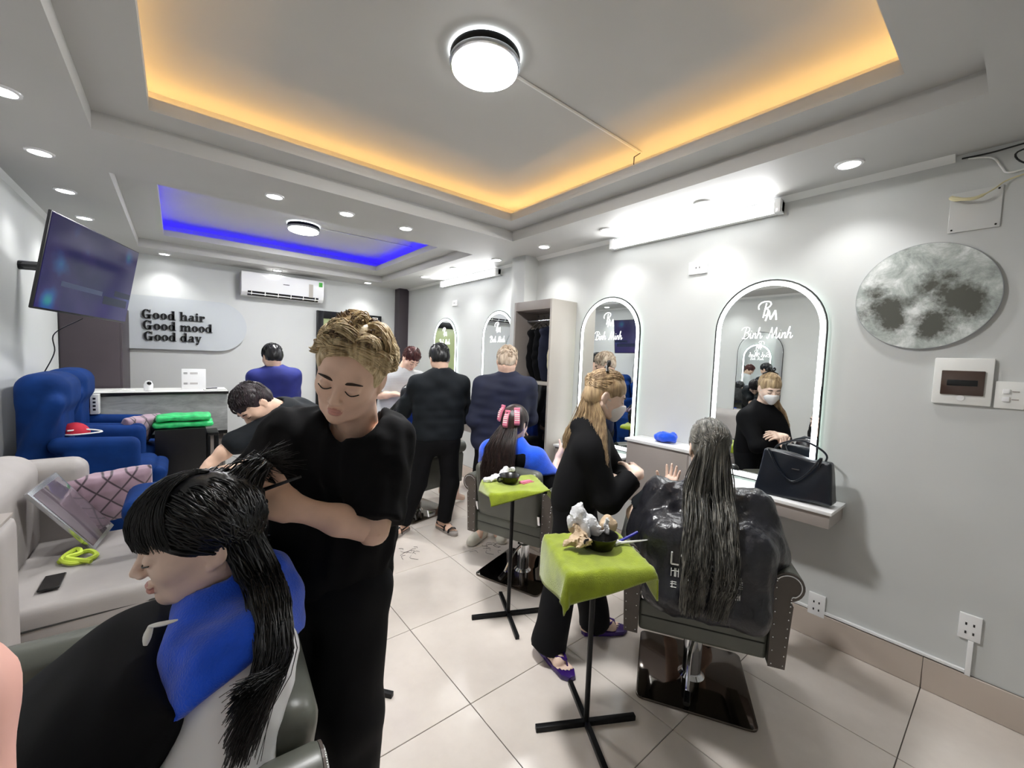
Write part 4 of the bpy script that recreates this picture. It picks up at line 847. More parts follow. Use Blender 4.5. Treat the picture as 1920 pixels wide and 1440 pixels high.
class Person:
    def __init__(s, label, base, group=None, skin='skin'):
        s.base = A_(*base); s.parts = []; s.label = label; s.group = group; s.skin = skin; s.kids = []
    def head(s, c, fwd, up=(0, 0, 1), neck=None, h=.0045, fem=False, sc=1.0, face=True):
        s.hc = A_(*c); s.R = frame(fwd, up); s.hs = sc; nl = (np.array(neck, float)-s.hc)@s.R/sc if neck is not None else A_(0, -.03, -.15)
        lo = np.minimum(A_(-.095, -.125, -.125), nl-.07); hi = np.maximum(A_(.095, .13, .135), nl+.07)
        V, F = surf(comb(head_ops(nl, fem)), lo, hi, h); c_ = V[F].mean(1); m = np.zeros(len(F), int)
        if face: m[(((c_[:, 0]/.0205)**2+((c_[:, 2]+.0652)/.0098)**2) < 1) & (c_[:, 1] > .083)] = 1
        s.parts.append((s.w(V), F, m))
        if face:
            for q in (-1, 1):
                mb = MB(); mb.tube([s.w1(p) for p in cr([(q*.013, .090, .0175), (q*.030, .0925, .0235), (q*.051, .080, .019)], 8)], [.002, .0036, .004, .004, .0036, .003, .0024, .0012], 6); s.kids.append(('eyebrow', mb, 'brow'))
                mb = MB(); mb.tube([s.w1(p) for p in cr([(q*.0155, .0865, -.004), (q*.024, .0915, -.0075), (q*.034, .0925, -.0085), (q*.047, .0835, -.005)], 9)], .0014, 5); s.kids.append(('eyelash', mb, 'eye_dark'))
    def w(s, V): return s.hc+(np.asarray(V)*s.hs)@s.R.T
    def w1(s, p): return tuple(s.w(np.array([p]))[0])
    def limb(s, pts, rad, h=.014, k=.02):
        ops = [('+', cone(pts[i], pts[i+1], rad[i], rad[i+1]), k if i else 0) for i in range(len(pts)-1)]; P = np.array(pts, float); r = max(rad)+.02
        V, F = surf(comb(ops), P.min(0)-r, P.max(0)+r, h); s.parts.append((V, F, 0))
    def hand(s, wrist, d, nrm, thumb=1, curl=(.4, .45, .5, .5), elbow=None, h=.0035, sc=1.0, tc=.3, spread=.06, ra=(.026, .038), nails=True):
        W = A_(*wrist); Y = unit(d); Z = unit(np.array(nrm)-Y*np.dot(nrm, Y)); X = np.cross(Y, Z)*thumb; R = np.stack([X, Y, Z], 1)   # palm faces -Z... curl towards -Z
        ops = [('+', rbox((0, .045, 0), (.039, .046, .0135), .0125), 0), ('+', cone((0, -.01, 0), (0, .03, 0), .025, .024), .02), ('+', ell((.026, .028, -.008), (.016, .028, .014)), .012)]; tips = []
        for i, (rx, L) in enumerate(((.0285, .072), (.0098, .080), (-.0095, .075), (-.0275, .060))):
            p = A_(rx, .086-.004*abs(i-1.3), 0); a = 0; dirx = spread*(1.5-i)*.9
            for q, fr in enumerate((.46, .30, .24)):
                a += curl[i]*(.9 if q == 0 else 1.0); dv = A_(math.sin(dirx)*math.cos(a), math.cos(a)*math.cos(dirx), -math.sin(a)); e = p+dv*L*fr
                ops.append(('+', cone(p, e, .0088-.0008*q, .0082-.0008*q), .006 if q == 0 else .002)); p = e
            tips.append((p, dv))
        p = A_(.030, .018, -.006); a = .75
        for q, L in enumerate((.042, .032, .026)):
            dv = unit(A_(math.sin(a), math.cos(a), -tc*(q+.6))); e = p+dv*L; ops.append(('+', cone(p, e, .0125-.0015*q, .011-.0015*q), .01 if q == 0 else .002)); p = e; a -= .22
        tips.append((p, dv))
        if elbow is not None:
            el = (A_(*elbow)-W)@R/sc; ops.append(('+', cone((0, .0, 0), el*.55, ra[0], ra[1]), .02)); ops.append(('+', cone(el*.55, el, ra[1], ra[1]*1.02), .02))
        else: el = A_(0, -.05, 0)
        lo = np.minimum(A_(-.075, -.04, -.14), el-.06); hi = np.maximum(A_(.13, .19, .05), el+.06)
        V, F = surf(comb(ops), lo, hi, h); s.parts.append((W+(V*sc)@R.T, F, 0))
        return [tuple(W+(t*sc)@R.T) for t, _ in tips]
    def wear(s, name, ops, m, h=.012, disp=None, hem=None, pad=.05, box=None):
        s.kids.append((name, (comb(ops, disp), box, h), m))
    def add(s, name, mb, m): s.kids.append((name, mb, m))
    def build(s):
        V, F, M_ = joinm(s.parts); o = link('person', npmesh('person', V-s.base, F, [s.skin, 'lips'], mi=M_)); o.location = tuple(s.base); tag(o, s.label, 'person', s.group); s.o = o
        for name, g, m in s.kids:
            if isinstance(g, MB): g.v = [tuple(np.array(p)-s.base) for p in g.v]; g.obj(name, m, o, smooth=True)
            elif isinstance(g, tuple) and callable(g[0]): sculpt(name, g[0], g[1][0], g[1][1], g[2], m, o, s.base)
            else: link(name, npmesh(name, g[0]-s.base, g[1], m), o)
        return o
def bbox(pts, pad): P = np.array(pts, float); return P.min(0)-pad, P.max(0)+pad
def shirt_ops(J, slL, slR, w=.09, arm=(.066, .060, .056), hem=None, neck_r=.062, neck=True, belly=.105):
    ns, ls, rs, pv = [A_(*J[k]) for k in ('neck', 'lsh', 'rsh', 'pelvis')]; dn = unit(pv-ns); lh = pv+(ls-rs)*.30; rh = pv+(rs-ls)*.30
    li, ri = ls+(rs-ls)*.16+dn*.04, rs+(ls-rs)*.16+dn*.04
    ops = [('+', cone(li, lh, w, belly*.93), 0), ('+', cone(ri, rh, w, belly*.93), .08), ('+', cone(ns+dn*.07, pv, w*1.02, belly), .08), ('+', cone(ls+dn*.005, ns+dn*.01, .058, .062), .05), ('+', cone(rs+dn*.005, ns+dn*.01, .058, .062), .05)]
    for sd, frac in (('l', slL), ('r', slR)):
        a = A_(*J[sd+'sh']); e = A_(*J[sd+'elb']); wq = A_(*J[sd+'wri'])
        if frac <= 1: ops.append(('+', capped(a, a+(e-a)*frac, arm[0], arm[1]), .035))
        else: ops.append(('+', cone(a, e, arm[0], arm[1]), .035)); ops.append(('+', capped(e, e+(wq-e)*(frac-1), arm[1], arm[2]), .02))
    if hem is not None: ops.append(('&', half(hem, dn if len(np.shape(hem)) else dn), .008))
    if neck: ops.append(('-', cone(ns+dn*.015, ns-dn*.15, neck_r, neck_r*1.15), .008))
    return ops
def trouser_ops(J, hip=.098, knee=.075, ank=.062, top=None):
    pv = A_(*J['pelvis']); ops = [('+', cone(J['lhip'], J['rhip'], hip, hip), 0), ('+', cone(pv, (A_(*J['lhip'])+A_(*J['rhip']))/2, hip*1.0, hip), .05)]
    for sd in 'lr': ops += [('+', cone(J[sd+'hip'], J[sd+'knee'], hip*.93, knee), .04), ('+', capped(J[sd+'knee'], J[sd+'ank'], knee, ank), .03)]
    return ops
def tubes(L, r0, r1, n=3):
    # L: (N, P, 3) strands -> verts, quads ; radius tapers r0 -> r1
    L = np.asarray(L, float); N_, P, _ = L.shape; T = np.gradient(L, axis=1); T /= np.linalg.norm(T, axis=2, keepdims=True)+1e-9
    ref = np.zeros_like(T); ref[..., 0] = .3; ref[..., 1] = .9; ref[..., 2] = .31; U = np.cross(T, ref); U /= np.linalg.norm(U, axis=2, keepdims=True)+1e-9; W = np.cross(T, U)
    t = np.linspace(0, 1, P)[None, :, None]; R = (r0+(r1-r0)*t**2) if np.isscalar(r0) else (r0[:, None, None]*(1-t**2)+r1*t**2)
    V = np.stack([L+(U*math.cos(2*PI*k/n)+W*math.sin(2*PI*k/n))*R for k in range(n)], 2).reshape(-1, 3)
    i = np.arange(N_)[:, None, None]*P*n; p = np.arange(P-1)[None, :, None]*n; k = np.arange(n)[None, None, :]; k2 = (k+1) % n
    F = np.stack([i+p+k, i+p+k2, i+p+n+k2, i+p+n+k], -1).reshape(-1, 4); return V, F
def hair_cap(ps, th=.014, face=(.085, -.055, .074, .085), nape=-.055, wobv=(.004, 60, 3), h=.006, vol=(1, 1, 1), top=0, side=0):
    r = np.array((.074+th, .094+th, .086+th))*np.array(vol)
    ops = [('+', ell((0, -.014, .036+top), r), 0), ('+', ell((0, -.05, -.02), (.062+th*.6, .055+th*.6, .06)), .03), ('-', ell((0, face[0], face[1]), (face[2], .085, face[3])), .012), ('&', half((0, 0, nape), (0, .25, -1)), .01)]
    for s in (-1, 1): ops.append(('-', ell((s*.092, -.010, -.012), (.026, .026, .034)), .01))
    V, F = surf(comb(ops, wob(*wobv)), (-.14, -.16, -.11), (.14, .13, .17), h); return ps.w(V), F
def short_strands(ps, n, flow, L=(.5, .9), lift=(.05, .16), seed=1, P=7, r=.0022, zmin=-.1, ymax=None, base=1.10, jit=.18, hairline=.45, side=0):
    g = np.random.default_rng(seed); D = g.normal(size=(n*4, 3)); D /= np.linalg.norm(D, axis=1, keepdims=True)
    keep = (D[:, 2] > zmin-.55*np.clip(-D[:, 1], 0, 1)) & ~((D[:, 1] > hairline) & (D[:, 2] < .50)); D = D[keep][:n]; n = len(D)
    K = g.normal(size=(max(24, n//26), 3)); K /= np.linalg.norm(K, axis=1, keepdims=True); ci = np.argmax(D@K.T, 1)      # locks: neighbours share their bend
    f = flow(D)+(g.normal(size=K.shape)*jit)[ci]+g.normal(size=(n, 3))*.06; f -= D*(f*D).sum(1, keepdims=True); ln = g.uniform(*L, len(K))[ci]*g.uniform(.85, 1.1, n); lf = g.uniform(*lift, len(K))[ci]*g.uniform(.75, 1.1, n); ln = ln*(1-side*np.clip(np.abs(D[:, 0])-.35, 0, .6)); out = []
    D = D*.88+K[ci]*.12; D /= np.linalg.norm(D, axis=1, keepdims=True)
    for t in np.linspace(0, 1, P):
        d = D+f*(t*ln)[:, None]; d /= np.linalg.norm(d, axis=1, keepdims=True)
        out.append(A_(0, -.012, .035)+d*A_(.074, .094, .086)*(base-.06+(lf*np.sin(PI*min(1, t*.8+.1)))[:, None]))
    return tubes(ps.w(np.stack(out, 1).reshape(-1, 3)).reshape(n, P, 3), r*ps.hs, r*.25*ps.hs)
def long_strands(ps, n, exitf, endf, seed=1, P=16, r=.0022, zmin=.0, r1=.0006, jit=.008, hairline=.25, lift=1.10, zlow=.45):
    g = np.random.default_rng(seed); D = g.normal(size=(n*5, 3)); D /= np.linalg.norm(D, axis=1, keepdims=True)
    D = D[(D[:, 2] > -zlow*np.clip(-D[:, 1]*1.3, 0, 1)+zmin-.0) & ~((D[:, 1] > hairline) & (D[:, 2] < .62))][:n]; n = len(D); E = exitf(D, g); E /= np.linalg.norm(E, axis=1, keepdims=True)
    c = A_(0, -.012, .035); rr = A_(.074, .094, .086); pts = []
    lf = g.uniform(lift-.04, lift+.05, n)[:, None]
    for t in (0, .35, .7, 1):
        d = D*(1-t)+E*t; d /= np.linalg.norm(d, axis=1, keepdims=True); pts.append(ps.w((c+d*rr*(1.02 if t == 0 else lf))))
    e0 = pts[-1]; en = endf(D, E, e0, g)            # (n, k, 3) world hang points
    pts += [en[:, i] for i in range(en.shape[1])]; C = np.stack(pts, 1); C[:, 4:] += g.normal(size=C[:, 4:].shape)*jit
    m = C.shape[1]; Q = np.concatenate([2*C[:, :1]-C[:, 1:2], C, 2*C[:, -1:]-C[:, -2:-1]], 1); out = []
    for t in np.linspace(0, m-1-1e-6, P):
        i = int(t); u = t-i; a, b, c_, d = Q[:, i], Q[:, i+1], Q[:, i+2], Q[:, i+3]; out.append(.5*((2*b)+(c_-a)*u+(2*a-5*b+4*c_-d)*u*u+(3*b-a-3*c_+d)*u**3))
    return tubes(np.stack(out, 1), g.uniform(r*.6, r*1.4, n), r1)
def merge(*VF): V, F, _ = joinm([(v, f, 0) for v, f in VF]); return V, F
# ------------------------------------------------------------------ the blond stylist in front
p = Person('blond young stylist in black T-shirt bending over the girl\'s hair', (.34, 1.18, 0))
J = dict(neck=(.385, 1.165, 1.315), lsh=(.450, 1.10, 1.265), rsh=(.245, 1.265, 1.265), lelb=(.385, 1.015, 1.05), lwri=(.205, 1.045, 1.135), relb=(.135, 1.30, 1.12), rwri=(.115, 1.15, 1.20), pelvis=(.335, 1.22, .87), lhip=(.385, 1.165, .84), rhip=(.27, 1.27, .84), lknee=(.37, 1.13, .47), rknee=(.25, 1.26, .47), lank=(.385, 1.15, .06), rank=(.27, 1.29, .06))
p.head((.347, 1.085, 1.450), (-.56, -.72, -.40), (.26, -.10, 1), (.385, 1.16, 1.30), h=.0034, sc=1.03)
p.hand((.205, 1.045, 1.135), (-.88, .12, .42), (.25, -.85, .45), 1, (.35, .45, .5, .55), J['lelb'], h=.003, tc=.05, ra=(.025, .035))
p.hand((.150, 1.165, 1.205), (-.75, -.25, .10), (.1, .35, .95), -1, (.55, .6, .6, .6), J['relb'], h=.003, ra=(.027, .040), tc=.5)
p.limb([J['lelb'], J['lsh']], [.042, .05]); p.limb([J['relb'], J['rsh']], [.042, .05]); p.limb([J['neck'], J['pelvis'], J['lhip'], J['lknee'], J['lank'], (.33, 1.05, .03)], [.06, .09, .08, .055, .035, .03]); p.limb([J['pelvis'], J['rhip'], J['rknee'], J['rank'], (.2, 1.19, .03)], [.09, .08, .055, .035, .03])
p.wear('t_shirt', shirt_ops(J, .92, 1.15, .098, (.072, .076, .072), neck_r=.066, belly=.112)+[('&', half(A_(.33, 1.22, .80), (-.1, .0, -1)), .01), ('-', cone((.372, 1.13, 1.30), (.345, 1.06, 1.42), .062, .085), .01)], 'cloth_black', .008, (lambda a, b, c: lambda P: a(P)+b(P)+c(P))(wob(.008, 15, 4), wob(.0035, 36, 9), wob(.005, (40, 40, 12), 14)), box=bbox(list(J.values())[:9]+[(.3, 1.2, .8)], .12))
p.wear('trousers', trouser_ops(J, .105, .088, .075), 'cloth_black2', .012, wob(.006, (30, 30, 14), 5), box=bbox([J[k] for k in ('pelvis', 'lhip', 'rhip', 'lknee', 'rknee', 'lank', 'rank')], .14))
flow = lambda D: np.stack([np.where(D[:, 0] > -.12, 1.0, -1.0)*1.0, np.where(D[:, 1] > .15, -.05, .12), np.where(D[:, 1] > .15, -.12, -.30)-.25*np.abs(D[:, 0])], 1)
p.add('hair', merge(hair_cap(p, .010, (.10, -.012, .075, .098), wobv=(.004, 55, 2), h=.005), short_strands(p, 4600, flow, (.50, .95), (.12, .36), 5, r=.0020, jit=.20, zmin=.05, hairline=.42, side=1.0)), 'hair_blond')
p.add('hair_parting', merge(short_strands(p, 170, lambda D: np.stack([np.sign(D[:, 0]+.12), .2+0*D[:, 0], -.2+0*D[:, 0]], 1), (.05, .22), (.22, .36), 8, r=.0022, zmin=.72, jit=.1)), 'hair_root')
p.build()
for q in (('l', .385, 1.15), ('r', .27, 1.29)):
    mb = MB().box(q[1]-.10, q[2]-.12, 0, q[1]+.02, q[2]+.06, .055); o = mb.obj('shoe', 'black_plastic', p.o, bevel=.02, seg=3); o.location = tuple(-p.base)
t = thing('styling_comb', 'small black comb tucked in the blond stylist\'s fingers', 'comb', (.165, 1.02, 1.185)); MB().tube([(-.035, .02, .0), (.05, -.01, .03)], [.005, .003], 6).obj('handle', 'black_plastic', t, smooth=True)
# ------------------------------------------------------------------ the girl in the blue towel
p = Person('girl with long wet black hair, blue towel and white cape', (.06, 1.0, .50), skin='skin_pale')
p.head((.034, 1.0, 1.122), (-.985, -.05, -.13), (-.1, 0, 1), (.095, 1.0, .97), h=.0034, fem=True, sc=.98)
J = dict(neck=(.10, 1.0, .985), lsh=(.095, .83, .945), rsh=(.11, 1.16, .93), lelb=(.03, .785, .74), relb=(.02, 1.20, .72), lwri=(-.16, .87, .72), rwri=(-.16, 1.13, .72), pelvis=(.09, 1.0, .70), lhip=(.05, .91, .69), rhip=(.05, 1.09, .69), lknee=(-.36, .90, .68), rknee=(-.36, 1.10, .68), lank=(-.38, .90, .26), rank=(-.38, 1.10, .26))
p.limb([J['neck'], J['pelvis']], [.05, .10]); p.limb([J['rhip'], J['rknee'], J['rank'], (-.5, 1.1, .14)], [.075, .055, .04, .03]); p.limb([J['lhip'], J['lknee'], J['lank'], (-.5, .9, .14)], [.075, .055, .04, .03]); p.limb([J['rsh'], J['relb'], J['rwri']], [.05, .04, .03]); p.limb([J['lsh'], J['lelb'], J['lwri']], [.05, .04, .03])
cape_ops = [('+', cone((.09, 1.0, .90), (.045, 1.0, .66), .105, .15), 0), ('+', cone(J['lsh'], J['lelb'], .075, .085), .07), ('+', cone(J['rsh'], J['relb'], .075, .085), .07), ('+', cone(J['lelb'], (-.20, .88, .68), .085, .08), .06), ('+', cone(J['relb'], (-.20, 1.14, .68), .085, .08), .06), ('+', cone((.06, 1.0, .70), (-.28, 1.0, .67), .13, .11), .06)]
p.wear('cape', cape_ops+[('&', half((0, 0, .50), (0, 0, -1)), .01)], 'cape_white', .012, lambda P: wob(.007, 16, 21)(P)+wob(.003, 40, 22)(P), box=(A_(-.50, .66, .46), A_(.30, 1.34, 1.02)))
tow = [('+', cone((.10, 1.0, .945), (.09, 1.0, .70), .115, .17), 0), ('+', cone(A_(*J['lsh'])+A_(-.01, 0, .0), A_(.02, .785, .76), .088, .098), .07), ('+', cone(J['rsh'], A_(.05, 1.2, .72), .092, .10), .07), ('+', cone((.10, 1.0, .99), (.10, 1.0, .9), .075, .09), .04), ('+', cone((.05, .97, .985), (.02, .90, .96), .06, .055), .05)]
p.wear('towel', tow+[('&', half((-.032, .78, .915), (.39, -.74, -1)), .006), ('&', half((-.055, .85, .8), (-1, -.12, .0)), .01), ('-', cone((.075, 1.0, .97), (.03, .99, 1.15), .058, .07), .01)], 'towel_blue', .008, lambda P: wob(.006, 18, 31)(P)+wob(.003, 45, 32)(P), box=(A_(-.16, .66, .58), A_(.30, 1.36, 1.06)))
def ex(D, g): return np.stack([np.sign(D[:, 0]+.15)*(.55+.45*g.random(len(D))), -.15-.75*g.random(len(D)), -.42-.2*g.random(len(D))], 1)
def en(D, E, e0, g):
    n = len(D); near = E[:, 0] < 0; u = np.clip(-E[:, 1]*1.1, 0, 1); k = g.random(n); Y_ = lambda y: np.where(near, y, 2.0-y)
    return np.stack([np.stack([.075+.09*u, Y_(.915+.02*u), 1.06-.0*u], 1), np.stack([.085+.085*u, Y_(.835+.02*u), 1.045-.01*u], 1), np.stack([.085+.065*u, Y_(.742+0*u), .985+0*u], 1), np.stack([.05+.055*u-.01*k, Y_(.712+0*u), .985-.13*k**2], 1)], 1)
hs1 = long_strands(p, 3300, ex, en, 41, 20, .0018, zmin=.0, jit=.005, hairline=.80, lift=1.16)
def exb(D, g): return np.stack([D[:, 0]*1.1-.25*0, .92+.05*g.random(len(D)), .02-.16*g.random(len(D))], 1)
def fringe(ps, n, seed, drop=.05):
    g = np.random.default_rng(seed); a = g.uniform(-.85, .85, n); e = g.random(n); e2 = g.random(n); lf = g.uniform(.0, .05, n); out = []
    for t in np.linspace(0, 1, 9):
        thv = (1.15+.6*e2)-(1.15+.6*e2-.05+.22*e)*t**1.15; az = a*(.75+.42*t); d = np.stack([np.sin(az)*np.cos(thv), np.cos(az)*np.cos(thv), np.sin(thv)], 1); out.append(A_(0, -.012, .035)+d*A_(.074, .094, .086)*(1.13+lf+.16*math.sin(PI*min(1, t*.85))*np.cos(az)**2)[:, None])
    return tubes(ps.w(np.stack(out, 1).reshape(-1, 3)).reshape(n, 9, 3), .0016, .0004)
g9 = np.random.default_rng(77); nl_ = 260; r0 = p.w(A_(0, -.012, .035)+(lambda d: d/np.linalg.norm(d, axis=1, keepdims=True))(np.stack([g9.normal(0, .25, nl_), -.75+g9.normal(0, .2, nl_), .6+g9.normal(0, .2, nl_)], 1))*A_(.074, .094, .086)*1.08); tp = A_(.135, 1.10, 1.235)+g9.normal(0, .010, (nl_, 3)); md = (r0+tp)/2+A_(.02, 0, .02); en_ = tp+A_(.05, .0, -.01)+g9.normal(0, .02, (nl_, 3)); lifted = tubes(np.stack([r0, r0*.6+md*.4+A_(0, 0, .008), md, md*.4+tp*.6, tp, en_], 1), .0014, .0005)
p.add('hair', merge(hair_cap(p, .010, (.10, -.05, .074, .088), nape=-.09, wobv=(.002, 50, 2), h=.006), hs1, fringe(p, 560, 43), lifted), 'hair_black')
mb = MB(); mb.tube(cr([(-.040, .86, 1.045), (-.022, .845, 1.05), (-.004, .84, 1.052)], 8), [.003, .005, .006, .006, .006, .005, .004, .002], 8, flat=.5); mb.tube(cr([(-.038, .86, 1.045), (-.042, .85, 1.035), (-.045, .85, 1.02)], 6), [.004, .005, .006, .006, .005, .003], 8, flat=.5); p.add('towel_clip', mb, 'white_plastic')
p.build()
A0, Bq = Vector((-.085, .97, .985)), Vector((-.27, .97, .83)); sl_ = (Bq-A0).normalized(); yy_ = Vector((0, 1, 0)); nn_ = sl_.cross(yy_)*-1; nn_ = nn_ if nn_.z > 0 else -nn_; CM = Matrix((yy_, nn_, yy_.cross(nn_))).transposed()
cushion('large black cushion hugged by the girl in the blue towel', tuple((A0+Bq)/2+sl_*.05-nn_*.085), CM.to_euler(), .19, .20, .10, 'cloth_black2', 'black_cushion', 6, None)
# ------------------------------------------------------------------ the bending man
p = Person('dark-haired man in black shirt bending over with outstretched arm', (.85, 2.98, 0))
J = dict(neck=(.47, 2.83, 1.135), lsh=(.45, 2.72, 1.07), rsh=(.60, 2.99, 1.12), lelb=(.235, 2.66, .985), lwri=(.13, 2.67, .885), relb=(.42, 2.84, .96), rwri=(.27, 2.76, .84), pelvis=(.88, 2.99, .88), lhip=(.87, 2.90, .83), rhip=(.92, 3.07, .83), lknee=(.84, 2.90, .45), rknee=(.90, 3.08, .45), lank=(.88, 2.9, .06), rank=(.94, 3.08, .06))
p.head((.335, 2.76, 1.185), (-.50, -.28, -.82), (-.80, -.2, .55), J['neck'], h=.005)
p.hand((.13, 2.67, .885), (-.66, .0, -.70), (-.7, -.1, .68), 1, (.15, .15, .2, .2), J['lelb'], h=.0045, ra=(.026, .038)); p.hand((.29, 2.76, .83), (-.5, -.1, -.8), (-.8, 0, .5), -1, (.4, .4, .4, .4), J['relb'], h=.005)
p.limb([J['lelb'], J['lsh']], [.04, .05]); p.limb([J['neck'], J['pelvis'], J['lhip'], J['lknee'], J['lank'], (.78, 2.88, .03)], [.055, .09, .08, .05, .035, .03]); p.limb([J['pelvis'], J['rhip'], J['rknee'], J['rank'], (.84, 3.06, .03)], [.09, .08, .05, .035, .03])
p.wear('shirt', shirt_ops(J, 1.08, 1.10, .095, (.07, .06, .057), neck_r=.058, belly=.11), 'cloth_charcoal', .011, wob(.007, 18, 6), box=bbox(list(J.values())[:9], .14)); p.wear('trousers', trouser_ops(J), 'cloth_black2', .016, wob(.004, 18, 5), box=bbox([J[k] for k in ('pelvis', 'lhip', 'rhip', 'lknee', 'rknee', 'lank', 'rank')], .14))
p.add('hair', merge(hair_cap(p, .009, (.085, -.055, .070, .085), wobv=(.004, 50, 3)), short_strands(p, 1700, lambda D: np.stack([.4*np.sign(D[:, 0]), .6+0*D[:, 0], -.5+0*D[:, 0]], 1), (.3, .6), (.06, .16), 6, r=.0026, jit=.25)), 'hair_dark')
mb = MB(); mb.tube([A_(*J['relb'])+(A_(*J['rwri'])-A_(*J['relb']))*t for t in (.62, .72)], .036, 14); p.add('wrist_watch', mb, 'black_gloss'); p.build()
# ------------------------------------------------------------------ man in blue behind
p = Person('black-haired man in blue jacket seen from behind by the counter', (.75, 4.72, 0))
J = dict(neck=(.75, 4.70, 1.315), lsh=(.585, 4.73, 1.235), rsh=(.92, 4.69, 1.24), lelb=(.55, 4.85, .98), relb=(.95, 4.80, .98), lwri=(.58, 5.02, .90), rwri=(.92, 4.98, .90), pelvis=(.77, 4.72, .80), lhip=(.69, 4.72, .78), rhip=(.85, 4.72, .78), lknee=(.69, 4.72, .42), rknee=(.85, 4.72, .42), lank=(.69, 4.74, .06), rank=(.85, 4.74, .06))
p.head((.735, 4.75, 1.425), (-.28, .95, -.30), (0, 0, 1), J['neck'], h=.007, sc=1.06)
p.limb([J['neck'], J['pelvis']], [.055, .09]); 
for sd in 'lr': p.limb([J[sd+'hip'], J[sd+'knee'], J[sd+'ank'], A_(*J[sd+'ank'])+A_(0, .12, -.03)], [.08, .05, .035, .03]); p.limb([J[sd+'sh'], J[sd+'elb'], J[sd+'wri'], A_(*J[sd+'wri'])+A_(0, .09, -.02)], [.05, .04, .03, .025])
p.wear('jacket', shirt_ops(J, 1.95, 1.95, .10, (.07, .062, .055), neck_r=.06, belly=.115), 'cloth_blue', .013, wob(.006, 16, 6), box=bbox(list(J.values())[:9], .15)); p.wear('trousers', trouser_ops(J), 'cloth_black2', .018, None, box=bbox([J[k] for k in ('pelvis', 'lhip', 'rhip', 'lknee', 'rknee', 'lank', 'rank')], .14))
p.add('hair', merge(hair_cap(p, .010, (.085, -.055, .070, .085), nape=-.04, wobv=(.003, 50, 3)), short_strands(p, 1200, lambda D: np.stack([0*D[:, 0], .5+0*D[:, 0], -.6+0*D[:, 0]], 1), (.3, .5), (.06, .12), 7, r=.003)), 'hair_black'); p.build()
# ------------------------------------------------------------------ man in striped shirt
k = N('striped_shirt'); v = k.tex('Object'); wv = k.n('ShaderNodeTexWave', i_Scale=34, i_Distortion=.3); wv.bands_direction = 'Z'; k.l(v, wv.inputs['Vector']); k.l(k.ramp(wv.outputs['Fac'], ((.45, rgb('#aeb0b3')), (.6, rgb('#dcdddd')))), k.b.inputs['Base Color']); k.b.inputs['Roughness'].default_value = .8
p = Person('auburn-haired man in pale striped shirt looking down at his hands', (1.83, 4.2, 0))
J = dict(neck=(1.875, 4.18, 1.335), lsh=(2.02, 4.10, 1.26), rsh=(1.71, 4.24, 1.26), lelb=(2.07, 4.02, 1.0), relb=(1.63, 4.20, 1.06), lwri=(1.86, 3.93, 1.07), rwri=(1.735, 4.04, 1.09), pelvis=(1.82, 4.22, .82), lhip=(1.90, 4.19, .78), rhip=(1.74, 4.26, .78), lknee=(1.90, 4.17, .42), rknee=(1.74, 4.24, .42), lank=(1.90, 4.19, .06), rank=(1.74, 4.26, .06))
p.head((1.93, 4.10, 1.455), (.05, -.80, -.60), (.15, -.4, .8), J['neck'], h=.0055)
p.hand((1.735, 4.04, 1.09), (.45, -.85, -.05), (0, .1, 1), -1, (.45, .5, .5, .5), J['relb'], h=.005); p.hand((1.86, 3.95, 1.07), (-.8, -.5, .1), (0, .1, 1), 1, (.45, .5, .5, .5), J['lelb'], h=.005)
p.limb([J['neck'], J['pelvis']], [.055, .09])
for sd in 'lr': p.limb([J[sd+'hip'], J[sd+'knee'], J[sd+'ank'], A_(*J[sd+'ank'])+A_(0, -.12, -.03)], [.08, .05, .035, .03]); p.limb([J[sd+'sh'], J[sd+'elb']], [.05, .04])
p.wear('shirt', shirt_ops(J, .85, .85, .098, (.070, .066, .06), neck_r=.062, belly=.112)+[('&', half((1.83, 4.2, .86), (0, 0, -1)), .01)], 'striped_shirt', .011, wob(.006, 18, 8), box=bbox(list(J.values())[:9], .15)); p.wear('trousers', trouser_ops(J), 'cloth_black2', .018, None, box=bbox([J[k] for k in ('pelvis', 'lhip', 'rhip', 'lknee', 'rknee', 'lank', 'rank')], .14))
for z in (1.24, 1.17, 1.10, 1.03): p.add('button', MB().ball((1.80, 4.105+(1.24-z)*.05, z), .008, 6), 'black_plastic')
mb = MB(); mb.tube([(1.76, 3.95, 1.08), (1.84, 3.87, 1.05)], .006, 6); p.add('comb', mb, 'steel')
p.add('hair', merge(hair_cap(p, .010, (.09, -.055, .070, .085), wobv=(.004, 50, 3)), short_strands(p, 1500, lambda D: np.stack([.4*np.sign(D[:, 0]), .6+0*D[:, 0], -.4+0*D[:, 0]], 1), (.3, .6), (.06, .2), 9, r=.0028, jit=.3)), 'hair_auburn'); p.build()
